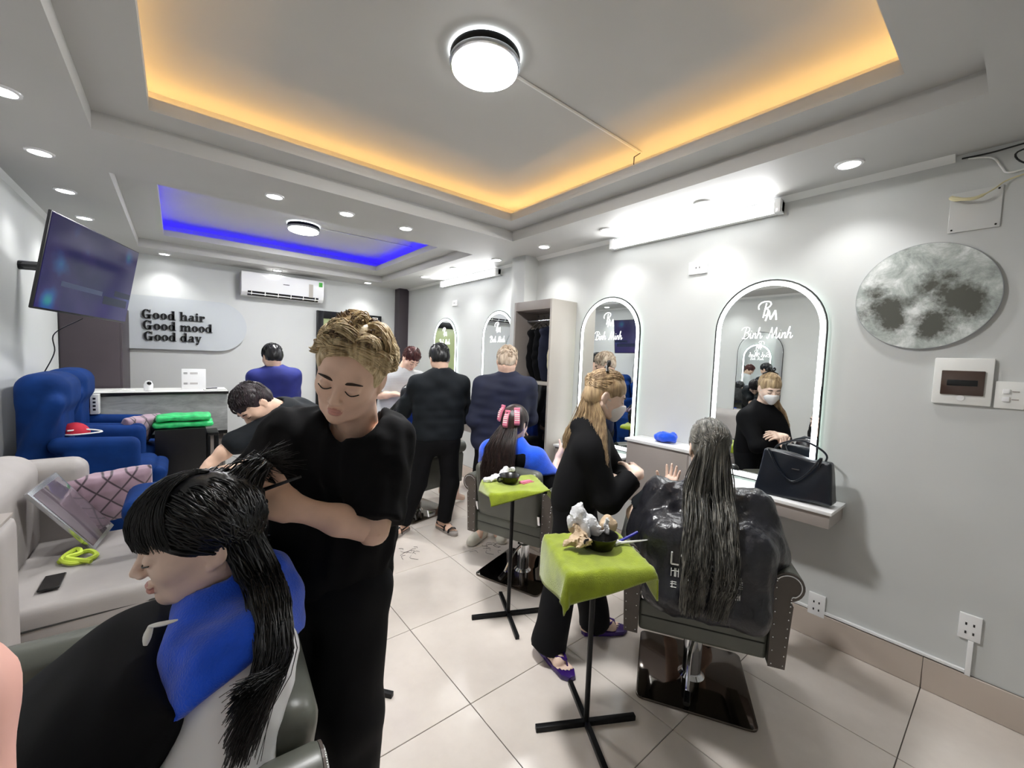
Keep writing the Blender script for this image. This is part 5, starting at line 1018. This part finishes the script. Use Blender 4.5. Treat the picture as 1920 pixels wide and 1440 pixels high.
# ------------------------------------------------------------------ man in black from behind
def sandal(o, base, c, d, m1='taupe', m2='black_plastic', heel=True):
    d = unit(A_(*d, 0)); s = np.cross((0, 0, 1), d); c = A_(*c, 0)
    pr = [c+d*x+s*y for x, y in ((-.11, .0), (-.105, .03), (-.04, .035), (.05, .045), (.12, .04), (.15, .015), (.15, -.015), (.12, -.035), (.04, -.04), (-.04, -.032), (-.105, -.028))]
    mb = MB().prism([(q[0]-base[0], q[1]-base[1]) for q in pr], 2, .001, .026); mb.obj('sole', m1, o, bevel=.006)
    mb = MB()
    for x, hh in ((.085, .055), (.03, .075)): mb.tube([tuple(c+d*x+s*y+A_(0, 0, z)-A_(*base)) for y, z in ((.045, .02), (.035, hh*.8), (0, hh), (-.035, hh*.8), (-.042, .02))], .010, 6, flat=.35)
    if heel: mb.tube([tuple(c+d*x+s*y+A_(0, 0, z)-A_(*base)) for x, y, z in ((.03, .04, .05), (-.07, .038, .06), (-.115, 0, .065), (-.07, -.036, .06), (.03, -.04, .05))], .009, 6, flat=.4)
    mb.obj('strap', m2, o, smooth=True)
def foot(p_, ank, d, h=.007, toes=False):
    a = A_(*ank); d = unit(A_(*d, 0)); s = np.cross((0, 0, 1), d); g = A_(a[0], a[1], .03)
    ops = [('+', cone(a+A_(0, 0, .09), a, .034, .034), 0), ('+', cone(a, g-d*.05, .033, .030), .02), ('+', cone(a, g+d*.06+A_(0, 0, .016), .034, .026), .03), ('+', cone(g-d*.05+A_(0, 0, .008), g+d*.09+A_(0, 0, .008), .030, .026), .03), ('+', cone(g+d*.07+s*.02, g+d*.09-s*.02, .022, .018), .02)]
    for i, (y, L, r) in enumerate(((.030, .142, .0125), (.012, .146, .009), (-.003, .138, .0085), (-.017, .128, .008), (-.030, .116, .0078))): ops.append(('+', cone(g+d*.09+s*y*.9-A_(0, 0, .004), g+d*L+s*y-A_(0, 0, .008), r, r*.95), .004))
    V, F = surf(comb(ops+[('&', half((0, 0, .026), (0, 0, -1)), .003)]), np.minimum(a, g)-A_(.2, .2, .02), np.maximum(a, g)+A_(.2, .2, .12), h); p_.parts.append((V, F, 0))
p = Person('man in black with black hair seen from behind in sandals', (1.64, 3.1, 0))
J = dict(neck=(1.715, 3.06, 1.36), lsh=(1.535, 3.13, 1.265), rsh=(1.865, 2.97, 1.275), lelb=(1.50, 3.30, 1.02), relb=(1.96, 3.06, .98), lwri=(1.62, 3.43, 1.08), rwri=(1.88, 3.28, 1.0), pelvis=(1.70, 3.06, .83), lhip=(1.615, 3.10, .78), rhip=(1.775, 3.02, .78), lknee=(1.56, 3.13, .42), rknee=(1.80, 3.01, .42), lank=(1.465, 3.18, .085), rank=(1.765, 3.03, .085))
p.head((1.715, 3.10, 1.475), (.22, .92, -.36), (0, .1, 1), J['neck'], h=.006)
foot(p, (1.45, 3.19, .07), (-.75, -.45)); foot(p, (1.77, 3.05, .07), (.15, -1))
p.hand(J['lwri'], (.5, .6, .3), (0, 0, 1), 1, (.4, .4, .4, .4), J['lelb'], h=.006); p.hand(J['rwri'], (-.3, .9, .3), (0, 0, 1), -1, (.4, .4, .4, .4), J['relb'], h=.006); p.limb([J['neck'], J['pelvis']], [.055, .09])
for sd in 'lr': p.limb([J[sd+'hip'], J[sd+'knee'], J[sd+'ank']], [.08, .05, .035]); p.limb([J[sd+'sh'], J[sd+'elb']], [.05, .04])
p.wear('shirt', shirt_ops(J, 1.75, 1.7, .100, (.072, .062, .055), neck_r=.058, belly=.108)+[('&', half((1.7, 3.06, .80), (0, 0, -1)), .01)], 'cloth_charcoal', .010, (lambda a, b: lambda P: a(P)+b(P))(wob(.006, 17, 16), wob(.004, (14, 14, 45), 18)), box=bbox(list(J.values())[:9], .15)); p.wear('trousers', trouser_ops(J, .10, .075, .06), 'cloth_black', .012, wob(.004, 24, 5), box=bbox([J[k] for k in ('pelvis', 'lhip', 'rhip', 'lknee', 'rknee', 'lank', 'rank')], .14))
p.add('hair', merge(hair_cap(p, .011, (.085, -.055, .068, .085), nape=-.035, wobv=(.003, 50, 3)), short_strands(p, 1500, lambda D: np.stack([0*D[:, 0], .5+0*D[:, 0], -.6+0*D[:, 0]], 1), (.3, .5), (.08, .14), 7, r=.003)), 'hair_black'); o = p.build()
sandal(o, p.base, (1.43, 3.175), (-.80, -.45)); sandal(o, p.base, (1.775, 3.02), (.15, -1))
# ------------------------------------------------------------------ ash-blond man in navy
p = Person('ash-blond man in navy jacket with white shoes seen from behind', (2.0, 2.74, 0))
J = dict(neck=(2.105, 2.67, 1.36), lsh=(1.935, 2.77, 1.275), rsh=(2.245, 2.55, 1.28), lelb=(1.87, 2.77, .99), relb=(2.34, 2.62, 1.0), lwri=(1.98, 2.80, .85), rwri=(2.26, 2.72, .90), pelvis=(2.045, 2.70, .82), lhip=(1.985, 2.74, .78), rhip=(2.11, 2.65, .78), lknee=(1.945, 2.77, .42), rknee=(2.05, 2.70, .42), lank=(1.955, 2.765, .09), rank=(2.09, 2.70, .09))
p.head((2.105, 2.67, 1.475), (.62, .66, -.42), (.1, .1, 1), J['neck'], h=.006, sc=1.0)
p.hand(J['lwri'], (.55, .0, -.5), (0, 0, 1), 1, (.3, .3, .3, .3), J['lelb'], h=.006); p.hand(J['rwri'], (-.3, -.9, .0), (0, 0, 1), -1, (.4, .4, .4, .4), J['relb'], h=.006); p.limb([J['neck'], J['pelvis']], [.055, .09])
for sd in 'lr': p.limb([J[sd+'hip'], J[sd+'knee'], J[sd+'ank'], A_(*J[sd+'ank'])+A_(-.06, -.08, -.04)], [.08, .05, .035, .03]); p.limb([J[sd+'sh'], J[sd+'elb']], [.05, .04])
p.wear('jacket', shirt_ops(J, 1.05, 1.6, .100, (.074, .066, .06), neck_r=.058, belly=.108), 'cloth_navy', .010, (lambda a, b: lambda P: a(P)+b(P))(wob(.006, 17, 26), wob(.004, (14, 14, 45), 28)), box=bbox(list(J.values())[:9], .15)); p.wear('trousers', trouser_ops(J, .10, .075, .062), 'cloth_black', .012, wob(.004, 24, 5), box=bbox([J[k] for k in ('pelvis', 'lhip', 'rhip', 'lknee', 'rknee', 'lank', 'rank')], .14))
p.add('hair', merge(hair_cap(p, .009, (.085, -.055, .070, .085), nape=-.05, wobv=(.004, 50, 3)), short_strands(p, 1700, lambda D: np.stack([.5*np.sign(D[:, 0]), .5+0*D[:, 0], -.5+0*D[:, 0]], 1), (.3, .6), (.06, .2), 17, r=.0026, jit=.3)), 'hair_ash'); o = p.build()
mat('shoe_white', '#e4e0d2', .5)
for c, d in (((1.915, 2.72), (-.9, -.42)), ((2.09, 2.66), (-.5, -.86))):
    d = unit(A_(*d, 0)); s = np.cross((0, 0, 1), d); c = A_(*c, 0)
    sculpt('shoe', comb([('+', cone(c-d*.06+A_(0, 0, .045), c+d*.09+A_(0, 0, .032), .042, .036), 0), ('+', cone(c-d*.07+A_(0, 0, .025), c+d*.11+A_(0, 0, .022), .042, .042), .02), ('+', cone(c-d*.06+A_(0, 0, .04), c-d*.05+A_(0, 0, .075), .038, .036), .02), ('&', half((0, 0, .001), (0, 0, -1)), .004), ('-', cone(c-d*.05+A_(0, 0, .075), c-d*.05+A_(0, 0, .13), .030, .034), .004)]), c-A_(.2, .2, .01), c+A_(.2, .2, .14), .007, 'shoe_white', o, p.base)
# ------------------------------------------------------------------ client with pink clips
p = Person('seated client with pink sectioning clips in long dark hair', (1.76, 2.13, .50), skin='skin_pale')
fw = A_(math.cos(.35), math.sin(.35), 0); rt = A_(fw[1], -fw[0], 0); sc_ = A_(1.745, 2.12, 0)
hc = sc_+A_(0, 0, 1.06)+fw*.03; nk = sc_+A_(0, 0, .90); p.head(hc, fw+A_(0, 0, -.12), (0, 0, 1), nk, h=.007, fem=True, sc=.97)
J = dict(neck=tuple(nk), lsh=tuple(sc_-rt*.165+A_(0, 0, .85)), rsh=tuple(sc_+rt*.165+A_(0, 0, .85)), lelb=tuple(sc_-rt*.23+A_(0, 0, .64)+fw*.1), relb=tuple(sc_+rt*.24+A_(0, 0, .66)+fw*.1), lwri=tuple(sc_-rt*.2+fw*.3+A_(0, 0, .68)), rwri=tuple(sc_+rt*.24+fw*.24+A_(0, 0, .84)), pelvis=tuple(sc_+A_(0, 0, .56)+fw*.08))
p.limb([J['neck'], J['pelvis']], [.05, .1])
for q in (-1, 1): p.limb([sc_+fw*.08+rt*q*.09+A_(0, 0, .57), sc_+fw*.5+rt*q*.1+A_(0, 0, .55), sc_+fw*.52+rt*q*.1+A_(0, 0, .08), sc_+fw*.62+rt*q*.1+A_(0, 0, .04)], [.075, .055, .035, .03])
p.hand(J['rwri'], (.2, -.35, .9), rt+fw*.5, 1, (.1, .1, .15, .2), J['relb'], h=.005, sc=.9, spread=.16)
p.wear('cape', [('+', cone(nk-A_(0, 0, .06), A_(*J['pelvis']), .11, .19), 0), ('+', cone(J['lsh'], J['lelb'], .075, .09), .07), ('+', cone(J['rsh'], J['relb'], .075, .09), .07), ('+', cone(A_(*J['pelvis']), sc_+fw*.45+A_(0, 0, .56), .16, .15), .06), ('&', half((0, 0, .48), (0, 0, -1)), .01)], 'cloth_black', .013, wob(.006, 18, 3), box=bbox([sc_+A_(-.35, -.4, .45), sc_+A_(.7, .5, 1.0)], .02))
p.wear('towel', [('+', cone(nk+A_(0, 0, .0), A_(*J['pelvis']), .10, .20), 0), ('+', cone(J['lsh'], J['lelb'], .088, .10), .07), ('+', cone(J['rsh'], J['relb'], .088, .105), .07), ('&', half((0, 0, .76), (0, 0, -1)), .006), ('-', cone(nk, nk+A_(0, 0, .2), .055, .07), .01)], 'towel_blue', .010, wob(.005, 20, 5), box=bbox([sc_+A_(-.35, -.4, .72), sc_+A_(.4, .5, 1.0)], .02))
def ex8(D, g): return np.stack([D[:, 0]*.9, -.75+0*D[:, 0], -.35-.25*g.random(len(D))], 1)
def en8(D, E, e0, g):
    n = len(D); u = D[:, 0]; b = sc_-fw*.10
    f = lambda z, w, bk: b[None]+rt[None]*(u*w)[:, None]-fw[None]*bk+np.stack([0*u, 0*u, z+.0*u], 1)
    e = f(.69, .13, .075); e[:, 2] += g.uniform(-.03, .06, n); return np.stack([f(.92, .10, .05), f(.80, .12, .075), e], 1)
p.add('hair', merge(hair_cap(p, .017, (.10, -.06, .070, .085), nape=-.09, wobv=(.002, 50, 2), h=.007), long_strands(p, 1200, ex8, en8, 51, 14, .0026, jit=.007)), 'hair_brown'); o8 = p.build()
def clip(label, pos, out, down, sc=1.0):
    R = frame(down, out); t = thing('hair_clip', label, 'hair clip', tuple(pos), group='pink sectioning clips', rot=Matrix(R.tolist()).to_euler()); 
    pr = [(-.045*sc, .004), (-.04*sc, .016), (.0, .026), (.05*sc, .020), (.06*sc, .008), (.05*sc, .006), (.0, .010), (-.03*sc, .004)]
    MB().prism(pr, 0, -.017*sc, .017*sc).obj('body', 'pink_plastic', t, bevel=.002)
    for q in range(5): B(-.015*sc, (-.02+q*.012)*sc, .0245-.002*abs(q-2), .015*sc, (-.0155+q*.012)*sc, .0285-.002*abs(q-2), name='slot', m='white_plastic', parent=t, bevel=0)
    B(-.019*sc, -.05*sc, .006, .019*sc, -.035*sc, .02, name='lever', m='pink_plastic', parent=t, bevel=.003)
for lb, a, z in (('left pink sectioning clip on the seated client\'s hair', -.62, .045), ('middle pink sectioning clip on the seated client\'s hair', -.05, .015), ('right pink sectioning clip on the seated client\'s hair', .62, .035)):
    od = unit(-fw*math.cos(a)+rt*math.sin(a)+A_(0, 0, .35)); clip(lb, hc+A_(0, 0, z)+od*.098+(-fw*.005), od, unit(A_(0, 0, -1)+od*.30), 1.05)
# ------------------------------------------------------------------ client beyond the man in black
p = Person('client with black hair and blue towel, half hidden by the man in black', (1.70, 3.55, .50), skin='skin_pale'); sc_ = A_(1.66, 3.54, 0); fw = A_(math.cos(.2), math.sin(.2), 0); rt = A_(fw[1], -fw[0], 0); nk = sc_+A_(0, 0, .93); hc = sc_+A_(0, 0, 1.10)+fw*.03
p.head(hc, fw+A_(0, 0, -.2), (0, 0, 1), nk, h=.008, fem=True, sc=.97); p.limb([nk, sc_+fw*.08+A_(0, 0, .56)], [.05, .1])
for q in (-1, 1): p.limb([sc_+fw*.08+rt*q*.09+A_(0, 0, .57), sc_+fw*.5+rt*q*.1+A_(0, 0, .55), sc_+fw*.52+rt*q*.1+A_(0, 0, .08), sc_+fw*.62+rt*q*.1+A_(0, 0, .04)], [.075, .055, .035, .03])
p.wear('towel', [('+', cone(nk, sc_+A_(0, 0, .6), .10, .19), 0), ('+', cone(sc_-rt*.16+A_(0, 0, .88), sc_-rt*.22+A_(0, 0, .66), .085, .10), .07), ('+', cone(sc_+rt*.16+A_(0, 0, .88), sc_+rt*.22+A_(0, 0, .66), .085, .10), .07), ('&', half((0, 0, .68), (0, 0, -1)), .006)], 'towel_blue', .012, wob(.008, 26, 5), box=bbox([sc_+A_(-.35, -.4, .64), sc_+A_(.35, .4, 1.0)], .02))
def en11(D, E, e0, g):
    n = len(D); u = D[:, 0]; f = lambda z, w, bk: (sc_-fw*.10)[None]+rt[None]*(u*w)[:, None]-fw[None]*bk+np.stack([0*u, 0*u, z+0*u], 1); e = f(.80, .15, .13); e[:, 2] += g.uniform(-.06, .06, n); return np.stack([f(.96, .10, .05), f(.90, .13, .10), e], 1)
p.add('hair', merge(hair_cap(p, .017, (.10, -.06, .070, .085), nape=-.09, wobv=(.002, 50, 2), h=.008), long_strands(p, 600, ex8, en11, 61, 12, .0034, jit=.01)), 'hair_black'); p.build()
# ------------------------------------------------------------------ masked woman with long blond hair
p = Person('masked woman in black with long blond hair and purple flip-flops', (1.6, 1.38, 0), skin='skin_pale')
J = dict(neck=(1.635, 1.365, 1.185), lsh=(1.76, 1.43, 1.09), rsh=(1.535, 1.28, 1.08), lelb=(1.83, 1.31, .87), relb=(1.575, 1.19, .85), lwri=(1.72, 1.19, .91), rwri=(1.74, 1.15, .96), pelvis=(1.595, 1.41, .80), rhip=(1.53, 1.36, .78), lhip=(1.66, 1.45, .78), rknee=(1.50, 1.38, .42), lknee=(1.72, 1.41, .42), rank=(1.445, 1.41, .055), lank=(1.78, 1.385, .05))
p.head((1.668, 1.305, 1.335), (.70, -.64, -.36), (.12, -.1, 1), J['neck'], h=.0045, fem=True, sc=.98)
p.hand(J['rwri'], (.6, .4, .1), (.4, -.4, .8), -1, (.4, .4, .4, .4), J['relb'], h=.005, ra=(.024, .034)); p.hand(J['lwri'], (-.6, .1, .1), (0, -.5, .8), 1, (.4, .4, .4, .4), J['lelb'], h=.006, ra=(.024, .034)); p.limb([J['neck'], J['pelvis']], [.05, .09])
foot(p, (1.445, 1.405, .07), (-.12, -1), h=.0045); foot(p, (1.785, 1.385, .065), (.86, -.5), h=.005)
for sd in 'lr': p.limb([J[sd+'hip'], J[sd+'knee'], J[sd+'ank']], [.08, .05, .035]); p.limb([J[sd+'sh'], J[sd+'elb']], [.045, .038])
p.wear('jacket', shirt_ops(J, 1.85, 1.85, .095, (.070, .062, .054), neck_r=.056, belly=.112)+[('+', cone((1.575, 1.40, 1.165), (1.68, 1.42, 1.15), .035, .035), .03)], 'cloth_black', .009, wob(.006, 18, 36), box=bbox(list(J.values())[:8]+[(1.6, 1.4, .7)], .15))
p.wear('trousers', trouser_ops(J, .098, .080, .088), 'cloth_black2', .012, wob(.005, 22, 5), box=bbox([J[k] for k in ('pelvis', 'lhip', 'rhip', 'lknee', 'rknee', 'lank', 'rank')], .16))
mo = [('+', ell((0, .058, -.045), (.058, .056, .056)), 0), ('+', cone((0, .10, -.025), (0, .085, -.09), .018, .02), .03), ('&', half((0, .11, -.012), (0, -.35, 1)), .004), ('&', half((0, .03, 0), (0, -1, 0)), .004)]
Vm, Fm = surf(comb(mo), (-.08, .0, -.12), (.08, .14, .03), .005); p.add('face_mask', (p.w(Vm), Fm), 'mask_white')
for q in (-1, 1):
    mb = MB(); mb.tube([p.w1(v) for v in ((q*.055, .045, -.02), (q*.071, .015, -.016), (q*.080, -.022, -.005), (q*.071, .012, -.05), (q*.055, .04, -.07))], .0018, 5); p.add('mask_loop', mb, 'white_plastic')
def ex9(D, g): return np.stack([D[:, 0]*.55, -.92+0*D[:, 0], .05-.25*g.random(len(D))], 1)
def en9(D, E, e0, g):
    n = len(D); u = np.clip((D[:, 0]+1)/2+g.normal(0, .15, n), 0, 1); v = g.random(n)
    L3 = lambda a, b: A_(*a)[None]*(1-u)[:, None]+A_(*b)[None]*u[:, None]
    e = L3((1.53, 1.44, 1.06), (1.545, 1.185, 1.0)); e[:, 2] += (v-.5)*.12*u
    return np.stack([L3((1.585, 1.40, 1.24), (1.60, 1.27, 1.24)), L3((1.535, 1.44, 1.13), (1.56, 1.215, 1.12)), e], 1)
p.add('hair', merge(hair_cap(p, .008, (.10, -.055, .072, .088), nape=-.075, wobv=(.002, 50, 2), h=.006), long_strands(p, 2200, ex9, en9, 71, 16, .0019, jit=.006, lift=1.13)), 'hair_long_blond')
mb = MB(); 
for q in (-1, 1): mb.tube([p.w1(v) for v in cr([(0, -.05, .135), (q*.02, -.055, .165), (q*.03, -.05, .15), (0, -.05, .135)], 12)], .006, 6)
mb.tube([p.w1(v) for v in cr([(-.06, -.05, .11), (0, -.055, .137), (.06, -.05, .11)], 12)], .007, 6); p.add('hair_ribbon', mb, 'black_plastic'); o = p.build()
mat('purple_rubber', '#3a1a72', .25, var=.3, vscale=6)
def flipflop(o, base, c, d, m):
    d = unit(A_(*d, 0)); s = np.cross((0, 0, 1), d); c = A_(*c, 0); pr = [c+d*x+s*y for x, y in ((-.11, .0), (-.10, .028), (-.04, .032), (.05, .042), (.12, .042), (.155, .018), (.155, -.015), (.12, -.04), (.04, -.04), (-.04, -.032), (-.10, -.028))]
    MB().prism([(q[0]-base[0], q[1]-base[1]) for q in pr], 2, .001, .025).obj('sole', m, o, bevel=.006); mb = MB(); top = c+d*.085+s*.018+A_(0, 0, .055)-base
    for y in (.045, -.042): mb.tube(cr([tuple(top), tuple(c+d*.03+s*y*.8+A_(0, 0, .062)-base), tuple(c-d*.02+s*y*.9+A_(0, 0, .02)-base)], 10), .007, 6)
    mb.tube([tuple(top), tuple(c+d*.10+s*.019+A_(0, 0, .02)-base)], .004, 6); mb.obj('thong_strap', m, o, smooth=True)
flipflop(o, p.base, (1.442, 1.375), (-.12, -1), 'purple_rubber'); flipflop(o, p.base, (1.81, 1.37), (.86, -.5), 'purple_rubber')
# ------------------------------------------------------------------ client in the black dye cape
p = Person('seated client with dye-coated long hair under a black printed cape', (1.81, .84, .50), skin='skin_pale')
th = math.radians(31); fw = A_(math.cos(th), math.sin(th), 0); rt = A_(fw[1], -fw[0], 0); ca = A_(1.92, .905, 0); sc_ = ca-fw*.12; L_ = lambda x, y, z: ca+fw*x-rt*y+A_(0, 0, z)     # chair-local: y to the left
nk = L_(-.12, 0, .965); hc = L_(-.085, 0, 1.135); p.head(hc, fw-rt*.15+A_(0, 0, -.10), (0, 0, 1), nk, h=.006, fem=True, sc=1.0)
lsh, rsh = L_(-.13, .185, .915), L_(-.13, -.185, .915); lel = A_(1.675, 1.105, .79); lwr = A_(1.90, 1.07, .865); rel = L_(.08, -.30, .74)
p.limb([nk, L_(-.03, 0, .56)], [.05, .10]); p.limb([lsh, lel], [.048, .042]); p.limb([rsh, rel, L_(.28, -.2, .70)], [.048, .042, .03])
p.hand(lwr, (.35, .0, .85), (.9, .2, -.2), 1, (.12, .12, .15, .2), lel, h=.0045, sc=.85, spread=.16, ra=(.024, .036))
for q in (-1, 1): p.limb([L_(-.03, q*.09, .57), L_(.40, q*.10, .56), L_(.43, q*.10, .12), L_(.53, q*.11, .06)], [.08, .06, .036, .03])
cops = [('+', cone(nk-A_(0, 0, .06), L_(-.10, 0, .60), .115, .20), 0), ('+', cone(lsh, L_(-.14, .24, .72), .075, .09), .07), ('+', cone(rsh, L_(-.14, -.24, .72), .075, .09), .07),
    ('+', rbox(L_(-.23, 0, .67), (.14, .245, .20), .10, np.stack([fw, -rt, A_(0, 0, 1)], 1).astype(np.float32)), .10), ('+', cone(L_(-.35, .16, .56), L_(-.34, -.16, .54), .05, .06), .08), ('+', cone(L_(0, 0, .62), L_(.36, 0, .60), .15, .14), .06), ('&', half((0, 0, .465), (-.0, 0, -1)), .02)]
cF = comb(cops, (lambda a, b, c: lambda P: a(P)+b(P)+c(P))(wob(.006, 16, 61), wob(.0028, 60, 62), wob(.005, (30, 30, 10), 63))); p.kids.append(('cape', (cF, (A_(1.35, .42, .36), A_(2.42, 1.36, 1.06)), .009), 'cape_black'))
sl = [('+', capped(lsh, lsh+(lel-lsh)*.78, .070, .064), 0)]; p.wear('sleeve', sl, 'cloth_charcoal', .009, wob(.004, 20, 3), box=bbox([lsh, lel], .12))
def onback(y, z):
    xs_ = np.linspace(-.62, -.1, 130); Pq = np.array([L_(x, y, z) for x in xs_], np.float32); dq = cF(Pq); i = np.argmax(dq < .0) if (dq < 0).any() else 60; return L_(xs_[i]-.004, y, z)
LET = {'L': [[(0, 1), (0, 0), (.55, 0)]], "'": [[(.1, 1), (.0, .75)]], 'O': [[(.5+.5*math.cos(a), .5+.5*math.sin(a)) for a in np.linspace(0, 2*PI, 13)]], 'R': [[(0, 0), (0, 1), (.45, 1), (.55, .78), (.45, .52), (0, .5)], [(.3, .5), (.6, 0)]], 'E': [[(.55, 1), (0, 1), (0, 0), (.55, 0)], [(0, .5), (.45, .5)]], 'A': [[(0, 0), (.35, 1), (.7, 0)], [(.12, .35), (.58, .35)]]}
mb = MB(); y0 = .135; zt = .70; hL = .05
for ch_, adv in (('L', .70), ("'", .25), ('O', 1.15), ('R', .75), ('E', .75), ('A', .8), ('L', .7)):
    for st in LET[ch_]:
        pts = []
        for (a, b), (c_, d_) in zip(st[:-1], st[1:]): pts += [(a+(c_-a)*t, b+(d_-b)*t) for t in np.linspace(0, 1, 4)]
        mb.tube([onback(y0-px*hL, zt+pz*hL) for px, pz in pts], .0038, 5)
    p.add('letter', mb, 'white_plastic'); mb = MB(); y0 -= adv*hL
g_ = random.Random(5); y0 = .135
for q in range(5):       # small square characters in two rows
    for (rw, hh) in ((.655, .030), (.618, .022)):
        for st in range(5):
            a, b = g_.random(), g_.random(); hz = g_.random() < .5; pa, pb = ((0, a), (1, a)) if hz else ((a, 0), (a, 1))
            mb.tube([onback(y0-(pa[0]+(pb[0]-pa[0])*t)*hh, rw+(pa[1]+(pb[1]-pa[1])*t)*hh) for t in (0, .5, 1)], .0018, 4)
    p.add('character', mb, 'white_plastic'); mb = MB(); y0 -= .056
mbk = MB(); mbk.tube([tuple(L_(-.17, .03, .985)), tuple(L_(-.17, -.04, .95))], .03, 8); p.add('neck_towel', mbk, 'towel_blue')
def ex10(D, g): return np.stack([D[:, 0]*.75, -.9+0*D[:, 0], .0-.3*g.random(len(D))], 1)
def en10(D, E, e0, g):
    n = len(D); u = np.where(D[:, 0] > 0, .28+.72*D[:, 0], -.10+.9*D[:, 0]); k1 = g.random(n)
    f = lambda z, w, x: np.stack([L_(x, 0, z)]*n)+rt[None]*(u*w)[:, None]
    e = f(.565, .075, -.425); e[:, 2] += k1**2*.22-.02; e = e-rt[None]*(.0+.02*(1-k1))[:, None]
    return np.stack([f(.99, .080, -.215), f(.89, .088, -.315), f(.78, .09, -.40), f(.68, .088, -.42), e], 1)
hA = long_strands(p, 1500, ex10, en10, 81, 20, .0026, jit=.0065, lift=1.12, r1=.0012)
p.add('hair', merge(hair_cap(p, .010, (.10, -.06, .070, .085), nape=-.09, wobv=(.003, 60, 2), h=.007), hA), 'hair_dye'); hB = long_strands(p, 500, ex10, en10, 82, 20, .003, jit=.009, lift=1.10, r1=.001); p.add('hair_dark_strands', hB, 'hair_dye_dark'); o = p.build()  # second, darker set of dyed strands mixed through the hair
for c in (L_(.50, .11, 0), L_(.50, -.11, 0)): sandal(o, p.base, (c[0], c[1]), (fw[0], fw[1]), 'black_plastic', 'black_gloss')
# ------------------------------------------------------------------ bare arm at the left edge
p = Person('bare arm of someone cut off by the photo\'s left edge', (-.15, .30, .9), skin='skin_pink')
p.limb([(-.155, .43, 1.315), (-.128, .405, 1.27), (-.118, .375, 1.17), (-.115, .36, 1.08)], [.03, .040, .038, .036], h=.008); p.hand((-.10, .37, .85), (.05, -.1, -1), (.2, 1, 0), 1, (.3, .3, .3, .3), (-.115, .36, 1.08), h=.005, ra=(.026, .036)); p.build()
